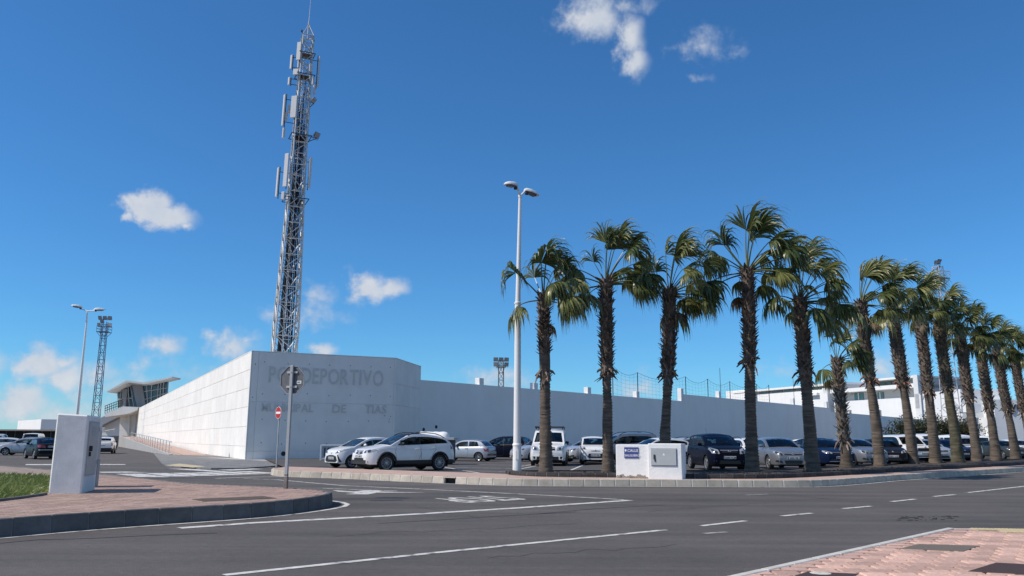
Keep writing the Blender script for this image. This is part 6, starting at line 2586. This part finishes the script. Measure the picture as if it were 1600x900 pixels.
def frond_mesh(seed, az, el, dead=False):
    """fan leaf: a bowed stalk and a half-disc of folded blades whose tips hang and stream down wind"""
    rn = random.Random(seed)
    g = MB()
    d = Vector((math.cos(el) * math.cos(az), math.cos(el) * math.sin(az), math.sin(el)))
    young = max(0.0, min(1.0, (el - R(30)) / R(50)))      # 1 for the upright spear leaves, 0 for the drooping ones
    Lp = rn.uniform(.85, 1.3) * (1.0 + .3 * young)
    pts = []
    p = Vector((0, 0, 0)) + Vector((d.x, d.y, 0)) * .12
    v = d.copy()
    n = 6
    for i in range(n + 1):
        pts.append(p.copy())
        v = (v + Vector((0, 0, -.05 - .06 * i / n)) * (1 - .7 * young) + WIND * .05 * (1 - .6 * young)).normalized()
        p = p + v * (Lp / n)
    g.tube(pts, [.03 - .016 * i / n for i in range(n + 1)], 4, caps=False)
    hub = pts[-1]
    f = (v + (WIND * (.3 + .6 * rn.random()) + Vector((0, 0, -.12))) * (1 - .75 * young)).normalized()
    side = f.cross(Vector((0, 0, 1)))
    if side.length < .3:
        side = Vector((rn.uniform(-1, 1), rn.uniform(-1, 1), 0))
        side = side - f * side.dot(f)
    side.normalize()
    up = side.cross(f).normalized()
    nl = rn.randint(32, 40)
    Lf = rn.uniform(1.0, 1.35) * (1 + .15 * young)
    fold = rn.uniform(.5, 1.3)              # the two halves of the fan hang like a tent
    gust = rn.uniform(.3, 1.0)
    span = rn.uniform(150, 205) - 60 * young
    stiff = .22 + .2 * young
    for k in range(nl):
        if rn.random() < .07:
            continue
        a = (k / (nl - 1) - .5) * R(span)
        dr = (f * math.cos(a) + side * math.sin(a) + up * (.22 - fold * abs(math.sin(a)))).normalized()
        L = Lf * (1 - .25 * (abs(a) / R(110)) ** 1.5) * rn.uniform(.78, 1.15)
        sag = rn.uniform(.95, 1.9) * (1.3 if dead else 1) * (1 - .45 * young)
        wnd = gust * rn.uniform(.4, 1.3) * (1 + .6 * young)
        w0 = L * math.radians(span) / nl * .9
        jit = Vector((rn.gauss(0, .05), rn.gauss(0, .05), 0))
        rows = []
        pp = hub.copy()
        dirv = dr.copy()
        ns = 7
        for i in range(ns + 1):
            t = i / ns
            w = (w0 * min(t * 2.1, 1.0) * (1 if t < .42 else max(.05, 1 - (t - .42) / .5))) * .5
            wd = dirv.cross(up)
            if wd.length < 1e-3:
                wd = side
            wd.normalize()
            lift = up * w * (.7 if k % 2 else -.7)
            rows.append((pp - wd * w - lift, pp + wd * w + lift))
            grav = sag * max(0, t - stiff * .6) * 1.75
            dirv = (dirv + Vector((0, 0, -1)) * grav + (WIND * wnd * .3 + jit) * t).normalized()
            pp = pp + dirv * (L / ns)
        vs = [q for r_ in rows for q in r_]
        g.add(vs, [(2 * i, 2 * i + 1, 2 * i + 3, 2 * i + 2) for i in range(ns)])
    me = bpy.data.meshes.new('frond')
    me.from_pydata(g.v, [], g.f)
    me.materials.append(M_DEAD if dead else M_FROND)
    return me


GA = 2.39996
NV = 34
FR = []
for k in range(NV):
    t = k / (NV - 1)
    a_ = (k * GA + math.pi) % (2 * math.pi) - math.pi
    FR.append((frond_mesh(100 + k, a_ - .72 * math.sin(a_ + .25), R(88 - 98 * t ** .85)), t))
DEADM = [frond_mesh(500 + k, k * 1.3, R(-52), True) for k in range(5)]


def palm(label, B, T, r_low, r_up, kink, seed, size=1.0, nf=26, low=.0, boots_scale=1.0, kinkoff=(0, 0), neck=0.0, trunk=None, collar=None, boot=None):
    rn = random.Random(seed)
    root = thing('fan_palm', label, 'palm tree', B, 0, 'fan palms in a row along the kerb')
    ax = Vector(T) - Vector(B)
    H_ = ax.z
    zk = kink * H_

    def axis(z):
        t = z / H_
        s = t * t * (3 - 2 * t)
        b = math.exp(-((z - zk) / (.16 * H_)) ** 2)
        return Vector((ax.x * s + kinkoff[0] * b, ax.y * s + kinkoff[1] * b, z))

    def rad(z):
        if z < zk:
            return r_low * .88 * (1 + .42 * (1 - z / zk) ** 1.3 + .25 * math.exp(-z / .3))
        return r_up * .93 * (.86 + .14 * min(1, (z - zk) / .5))
    # trunk with ring scars
    g = MB()
    zz, prof = -.1, []
    while zz < H_:
        prof.append(zz)
        zz += .055 if zz < zk else .2
    prof.append(H_)
    n = 14
    vs, fs = [], []
    for i, z in enumerate(prof):
        c = axis(max(z, 0))
        ring = (.024 * (1 if i % 2 else -1)) if z < zk else 0
        for k in range(n):
            a = 2 * math.pi * k / n
            r_ = rad(z) + ring * rn.uniform(.3, 1.1) + .05 * noise.noise(Vector((math.cos(a) * 1.5, math.sin(a) * 1.5, z * .8 + seed)))
            vs.append((c.x + r_ * math.cos(a), c.y + r_ * math.sin(a), z))
    for i in range(len(prof) - 1):
        for k in range(n):
            fs.append((i * n + k, i * n + (k + 1) % n, (i + 1) * n + (k + 1) % n, (i + 1) * n + k))
    fs.append(tuple(range((len(prof) - 1) * n, len(prof) * n)))
    g.add(vs, fs)
    g.build('trunk', trunk or M_TRUNK, root, 70)
    if neck:
        g = MB()
        g.tube([tuple(axis(zk + neck * k / 5)) for k in range(6)], [rad(zk + .01) * q for q in (.98, .92, .9, .94, 1.04, 1.12)], 12)
        g.build('bare_neck', mat('palm_neck', (.07, .035, .03), .9, rings=.3, bump=.4, bscale=20), root, 60)
    # stubs of cut leaf stalks on the upper trunk
    g = MB()
    nb = int((H_ - zk) / .0105 * boots_scale)
    for i in range(nb):
        z = zk - .15 + (H_ - zk + .15) * (i + .5) / nb
        if zk + .05 < z < zk + neck:
            continue
        a = i * GA + rn.uniform(-.15, .15)
        c = axis(max(z, 0))
        r_ = rad(max(z, zk)) * .88
        out = Vector((math.cos(a), math.sin(a), 0))
        tg_ = Vector((-math.sin(a), math.cos(a), 0))
        L = rn.uniform(.17, .31)
        lean = rn.uniform(.4, .92)
        if z < zk + .25 and rn.random() < .35:
            lean, L = rn.uniform(-.9, .5), rn.uniform(.25, .5)
        up = (Vector((0, 0, 1)) * math.copysign(math.sqrt(max(1 - lean * lean, .05)), 1 if lean > -.2 else -1) + out * abs(lean) + tg_ * rn.uniform(-.35, .35)).normalized()
        b0 = c + out * (r_ - .03)
        w0, w1, th = rn.uniform(.04, .07), rn.uniform(.012, .03), rn.uniform(.02, .045)
        e0 = b0 + up * L
        g.hexa([b0 - tg_ * w0 - out * .04, b0 + tg_ * w0 - out * .04, b0 + tg_ * w0 + out * th, b0 - tg_ * w0 + out * th],
               [e0 - tg_ * w1, e0 + tg_ * w1, e0 + tg_ * w1 + out * th * .5, e0 - tg_ * w1 + out * th * .5])
    me = bpy.data.meshes.new('leaf_bases')
    me.from_pydata(g.v, [], g.f)
    me.materials.append(boot or M_BOOT)
    o = link('leaf_bases', me, root)
    o['kind'] = 'stuff'
    # collar of hanging stubs where the trunk was last trimmed
    g = MB()
    for i in range(8):
        a = i * GA + rn.random()
        c = axis(zk)
        out = Vector((math.cos(a), math.sin(a), 0))
        p = c + out * rad(zk + .3) + Vector((0, 0, rn.uniform(-.1, .35)))
        L = rn.uniform(.12, .42)
        dn = Vector((0, 0, -1)) * rn.uniform(.3, 1.2) + out * rn.uniform(.1, .6)
        g.tube([tuple(p), tuple(p + out * .1 + dn * L * .4), tuple(p + out * .12 + dn * L)], [.05, .045, .02], 4)
    g.build('dry_collar', collar or M_BOOT, root)
    top = axis(H_)
    for k in range(nf):
        t = k / (nf - 1)
        j = max(0, min(NV - 1, int(t * (NV - 1)) + rn.randint(-3, 3)))
        me, _ = FR[j]
        s = size * rn.uniform(.8, 1.16)
        o = link('frond', me, root, (top.x, top.y, H_ - .02 - .22 * t * size), (rn.uniform(-.08, .08), rn.uniform(-.08, .08), rn.uniform(-.75, .75)))
        o.scale = (s, s, s)
    for k in range(rn.choice((0, 1, 2)) if low == 0 else low):
        o = link('frond', DEADM[rn.randrange(5)], root, (top.x, top.y, H_ - .4 * size), (0, 0, rn.uniform(0, 6.28)))
        s = size * rn.uniform(.6, .85)
        o.scale = (s, s, s)
    return root


M_REDC = mat('palm_collar_red', (.26, .10, .055), .9, var=.3, vscale=8)
M_MOSS = mat('palm_trunk_mossy', (.088, .078, .05), .95, var=.25, vscale=2.5, rings=.38, bump=.5, bscale=18)
M_BOOTS = mat('palm_leaf_base_pale', (.25, .215, .18), .9, var=.25, vscale=6, island=.8)
PALMS = [
    ('sparse fan palm nearest the white lamp post, trunk pinched and dark halfway up', (1.28, 30.84, .27), (1.22, 30.84, 6.95), 0.200, 0.200, .52, dict(size=1.06, nf=17, neck=.85)),
    ('slim tall fan palm touching the left edge of the white utility box', (3.6, 31.16, .27), (3.64, 31.16, 7.60), 0.180, 0.230, .50, dict(size=1.05, nf=23)),
    ('fan palm rising straight behind the white utility box', (5.92, 32.11, .27), (6.27, 32.11, 7.40), 0.190, 0.250, .52, dict(size=1.06, nf=23)),
    ('tallest thick fan palm hiding the right headlight of the navy people carrier', (9.57, 33.3, .27), (9.77, 33.3, 8.55), 0.215, 0.270, .52, dict(size=1.18, nf=23)),
    ('bushy fan palm between the grey hatchback and the blue saloon, deeply shaded trunk', (12.38, 34.41, .27), (12.28, 34.41, 7.50), 0.245, 0.290, .52, dict(size=1.18, nf=23)),
    ('short young fan palm with silvery leaf stubs almost to its foot', (15.63, 39.01, .27), (15.5, 39.01, 5.35), 0.220, 0.260, .24, dict(size=.8, nf=19, boots_scale=.8, boot=M_BOOTS)),
    ('fan palm with a rusty red band, first to the right of the short young palm', (18.74, 42.53, .27), (18.36, 42.53, 8.75), 0.240, 0.310, .50, dict(collar=M_REDC, size=1.10, nf=23)),
    ('fan palm with a reddish ragged collar, second to the right of the short young palm', (22.13, 46.07, .27), (21.7, 46.07, 9.15), 0.240, 0.340, .48, dict(collar=M_REDC, size=1.08, nf=23)),
    ('fan palm third to the right of the short young palm', (25.01, 49.29, .27), (24.84, 49.29, 9.45), 0.270, 0.330, .45, dict(size=1.00, nf=23)),
    ('fan palm with a mossy green lower trunk, fourth right of the short young palm', (27.37, 51.24, .27), (26.97, 51.24, 8.95), 0.280, 0.340, .50, dict(trunk=M_MOSS, size=1.00, nf=23)),
    ('fan palm before the dark blue estate car, fifth right of the short young palm', (30.22, 54.24, .27), (29.9, 54.24, 8.75), 0.270, 0.340, .46, dict(size=1.00, nf=23)),
    ('fan palm before the pale off-roader, sixth right of the short young palm', (32.82, 56.55, .27), (32.46, 56.55, 8.60), 0.270, 0.340, .42, dict(size=1.00, nf=23)),
    ('fan palm beside the dark green hatchback, seventh right of the short young palm', (37.07, 61.43, .27), (36.54, 61.43, 8.50), 0.280, 0.350, .42, dict(size=1.00, nf=23)),
    ('fan palm with its trunk at the right border of the picture', (40.93, 65.73, .27), (40.44, 65.73, 8.50), 0.280, 0.350, .42, dict(size=1.00, nf=23)),
    ('farthest fan palm of the row, only its crown in sight at the right border', (45.4, 70.2, .27), (45.0, 70.2, 8.60), 0.280, 0.350, .42, dict(size=1.00, nf=23)),
]
for i, (lab, B, T, rl, ru, kk, kw) in enumerate(PALMS):
    palm(lab, B, T, rl, ru, kk, 40 + i * 7, **kw)

# ------------------------------------------------------------------ shrubs by the far wall
M_SHRUB = leaf_mat('shrub_leaves', (.045, .055, .025), (.13, .125, .06), trans=.2)


def shrub(label, x, y, w, h, seed):
    rn = random.Random(seed)
    root = thing('shrub', label, 'shrub', (x, y, 0), 0, 'loose shrubs by the far wall')
    g = MB()
    lf = MB()
    for k in range(26):
        a = rn.uniform(0, 6.28)
        rr_ = rn.uniform(.2, 1) * w
        tip = Vector((rr_ * math.cos(a), rr_ * .6 * math.sin(a), h * rn.uniform(.5, 1) * (1 - .35 * (rr_ / w) ** 2)))
        mid = tip * .5 + Vector((0, 0, .2 * h))
        g.tube([(0, 0, 0), tuple(mid), tuple(tip)], [.07, .04, .015], 4)
        for m in range(190):
            t = rn.uniform(.25, 1.05)
            p = (mid * 2 * t if t < .5 else mid + (tip - mid) * (t - .5) * 2) + Vector((rn.gauss(0, .38), rn.gauss(0, .38), rn.gauss(0, .3)))
            p.z = max(.1, p.z)
            s = rn.uniform(.09, .19)
            u = Vector((rn.gauss(0, 1), rn.gauss(0, 1), rn.gauss(0, .7))).normalized()
            v = u.cross(Vector((rn.gauss(0, 1), rn.gauss(0, 1), 1))).normalized()
            lf.add([p - u * s, p + v * s * .45, p + u * s * 1.3, p - v * s * .45], [(0, 1, 2, 3)])
    g.build('stems', M_BOOT, root)
    me = bpy.data.meshes.new('foliage')
    me.from_pydata(lf.v, [], lf.f)
    me.materials.append(M_SHRUB)
    o = link('foliage', me, root)
    o['kind'] = 'stuff'


for lab, u, w, h, s in (('loose grey green shrub at the end of the white wall', 1436, 4.0, 5.0, 1), ('dense olive shrub between two palm trunks beside the white mast', 1466, 4.4, 5.2, 2), ('rounded olive shrub left of the canopy of the public building', 1500, 3.2, 4.8, 3)):
    p = D(u, 690, 98)
    shrub(lab, p.x, 98, w, h, s)

# ------------------------------------------------------------------ the parked cars
def at(u, v, z):
    p = G(u, v, z)
    return p.x, p.y


def car(name, label, cat, x, y, hx, hy, s, z=None, **kw):
    q = spec(s, **kw)
    return make_car(name, label, cat, x, y, LOTZ(x, y) + .005 if z is None else z, hx, hy, q, group=None if kw.get('solo') else 'cars parked around the sports hall')


car('crossover', 'white crossover with black lower cladding and roof rails parked at the pavement edge', 'car', -4.75, 36.9, -.80, -.60, SUV, reg='7716 BMV')
car('city_car', 'small white city car with a black cross-shaped nose left of the crossover', 'car', -7.2, 40.6, -.74, -.67, AYGO, reg='6274 JRW')
car('hatchback', 'old silver three-door hatchback parked side on by the rubbish container', 'car', -2.95, 54.2, -.93, .37, SAXO, paint='silver')
car('people_carrier', 'dark navy people carrier parked behind the old silver hatchback', 'car', -.3, 58.2, -.9, .42, MERIVA, H=1.66, L=4.5, rim='multi', aerial=None, view='fr',
    rear=dict(tail=[(.7, .8), (.95, .82), (.9, 1.2), (.75, 1.2)], plate=.8))
car('hatchback', 'silver hatchback mostly hidden between the lamp post and the white van', 'car', 2.0, 54.2, -.86, -.5, HATCH, paint='pale')
car('camper_van', 'white van with a black roof rack facing the road behind the first palm', 'van', 2.15, 46.2, -.10, -1, VAN, reg='2390 CKT')
car('estate_car', 'pale silver car with black side rubbing strip between the van and small white hatchback', 'car', 5.2, 52.0, -.85, -.52, WAGON, paint='pale', clad=.42, H=1.56)
car('hatchback', 'small upright white hatchback facing the road left of the second palm', 'car', 4.75, 48.0, -.05, -1, PANDA, reg='0157 HFL')
car('leisure_van', 'grey leisure activity van with black roof rails above the white utility box', 'van', 7.0, 52.5, -.97, -.22, DOKKER, paint='mid')
car('hatchback', 'white hatchback with its tail beside the navy people carrier', 'car', 8.3, 47.5, -.94, -.34, HATCH, paint='white', L=4.2, lod=1)
car('estate_car', 'light grey car with a raised roof behind the white hatchback and third palm', 'car', 11.2, 54.5, -.9, -.4, WAGON, paint='pale', H=1.72, lod=1)
car('people_carrier', 'shiny navy people carrier with a chrome nose bar facing the road', 'car', 9.3, 38.0, .06, -1, MERIVA, reg='2205 KLM')
car('hatchback', 'grey metallic five-door hatchback facing the road between two thick palm trunks', 'car', 12.55, 39.6, .05, -1, ASTRA, reg='6203 FJR')
car('saloon', 'dark blue saloon with slim chrome-edged headlights between the bushy and the young palm', 'car', 15.95, 43.2, .10, -1, SEDAN, paint='blue', reg='4471 KNC')
car('sports_car', 'silver car with a big alloy wheel half hidden behind the young palm', 'car', 18.9, 46.2, .2, -1, ASTRA, paint='mid', rim='five', wr=.34)
car('hatchback', 'black hatchback with a winged badge behind the palm with the rusty red band', 'car', 21.05, 47.5, -.12, -1, HATCH, paint='dark', reg='9831 LCB', W=1.78)
car('four_wheel_drive', 'boxy white four-wheel drive with a black grille behind two palms', 'car', 24.3, 51.6, .1, -1, PICKUP, reg='3517 BZS')
car('hatchback', 'silver wedge-nosed car with a sloping bonnet behind the mossy palm', 'car', 27.2, 55.0, .1, -1, HATCH, paint='pale', reg='5562 CDW')
car('estate_car', 'dark blue estate car parked behind the fifth palm right of the young palm', 'car', 30.2, 58.2, .12, -1, WAGON, paint='blue', H=1.6, reg='8090 GHT')
car('off_roader', 'pale silver off-roader with dark wheel arches behind the sixth palm right of the young palm', 'car', 34.6, 63.5, -.35, -.94, PICKUP, paint='pale', clad=.5)
car('hatchback', 'dark green hatchback facing the road near the right border', 'car', 38.9, 66.2, .1, -1, HATCH, paint='slate', H=1.52, reg='1946 DFP')
car('hatchback', 'white car at the right border beneath the crown of the last palms', 'car', 42.6, 70.2, .1, -1, PANDA, paint='white', lod=1)
# second row
for lab, nm, x, y, sp_, pt, hx in (('white car roof showing above the grey metallic hatchback', 'estate_car', 15.0, 52.5, WAGON, 'white', .1), ('white car roof showing left of the blue saloon', 'hatchback', 19.6, 54.5, HATCH, 'white', .2),
                                   ('navy car showing above the young palm behind the silver car', 'saloon', 22.0, 57.0, SEDAN, 'navy', .2), ('dark blue car low behind the boxy white four-wheel drive', 'saloon', 29.5, 62.5, SEDAN, 'navy', .1),
                                   ('white van roof behind the dark blue estate car', 'van', 33.6, 68.0, VAN, 'white', .2), ('white van with black windows behind the pale off-roader', 'van', 39.5, 73.5, VAN, 'white', .1),
                                   ('white people carrier roof behind the sixth palm right of the young palm', 'people_carrier', 36.4, 71.5, MERIVA, 'white', .1)):
    car(nm, lab, 'van' if nm == 'van' else 'car', x, y, hx, -1, sp_, paint=pt, lod=1, rack=None, aerial=None)
lv = car('delivery_van', 'white delivery van with a dark blue side window behind the pale off-roader and palms', 'van', 47.5, 84.0, -.6, -.8, VAN, paint='white', H=2.2, rack=None)

# cars on the left of the hall, on the road level
car('saloon', 'dark grey saloon seen from behind on the far left', 'car', -33.0, 59.0, -.66, .75, SEDAN, z=.004, paint='dark', view='r', reg='4402 DVN',
    rear=dict(tail=[(.42, .78), (.93, .80), (.93, .98), (.5, .96)], plate=.86, trim=[[(-.85, .26), (.85, .26), (.85, .36), (-.85, .36)]], chrome=[[(-.9, .62), (.9, .62), (.9, .66), (-.9, .66)]]))
car('estate_car', 'silver estate car parked side on beyond the dark saloon', 'car', -40.8, 70.5, -.97, -.22, WAGON, z=.004, paint='silver')
car('hatchback', 'white hatchback at the left border behind the silver estate', 'car', -49.0, 80.0, -.9, -.4, HATCH, z=.004, paint='white', lod=1)
car('off_roader', 'white off-roader seen from behind beside the access ramp', 'car', -39.2, 80.5, -.36, .93, SUV, z=.004, W=1.85, H=1.66, clad=.5, view='r', rails=None, blackroof=False,
    rear=dict(tail=[(.78, .72), (.96, .74), (.94, .98), (.8, .98)], plate=.78, trim=[[(-.9, .36), (.9, .36), (.9, .55), (-.9, .55)]]))
car('van', 'white high-roofed van behind the tall utility cabinet', 'van', -52.6, 92.0, -.35, .94, VAN, z=.004, H=2.2, lod=1, rack=None, view='r')
car('estate_car', 'grey car in the far row on the left beneath the low garage block', 'car', -66.0, 106.0, -.95, -.3, WAGON, z=.004, paint='grey', lod=1)
car('van', 'white van in the far row at the left border by the garage block', 'van', -70.5, 112.0, -.95, -.3, VAN, z=.004, paint='white', lod=1, rack=None)
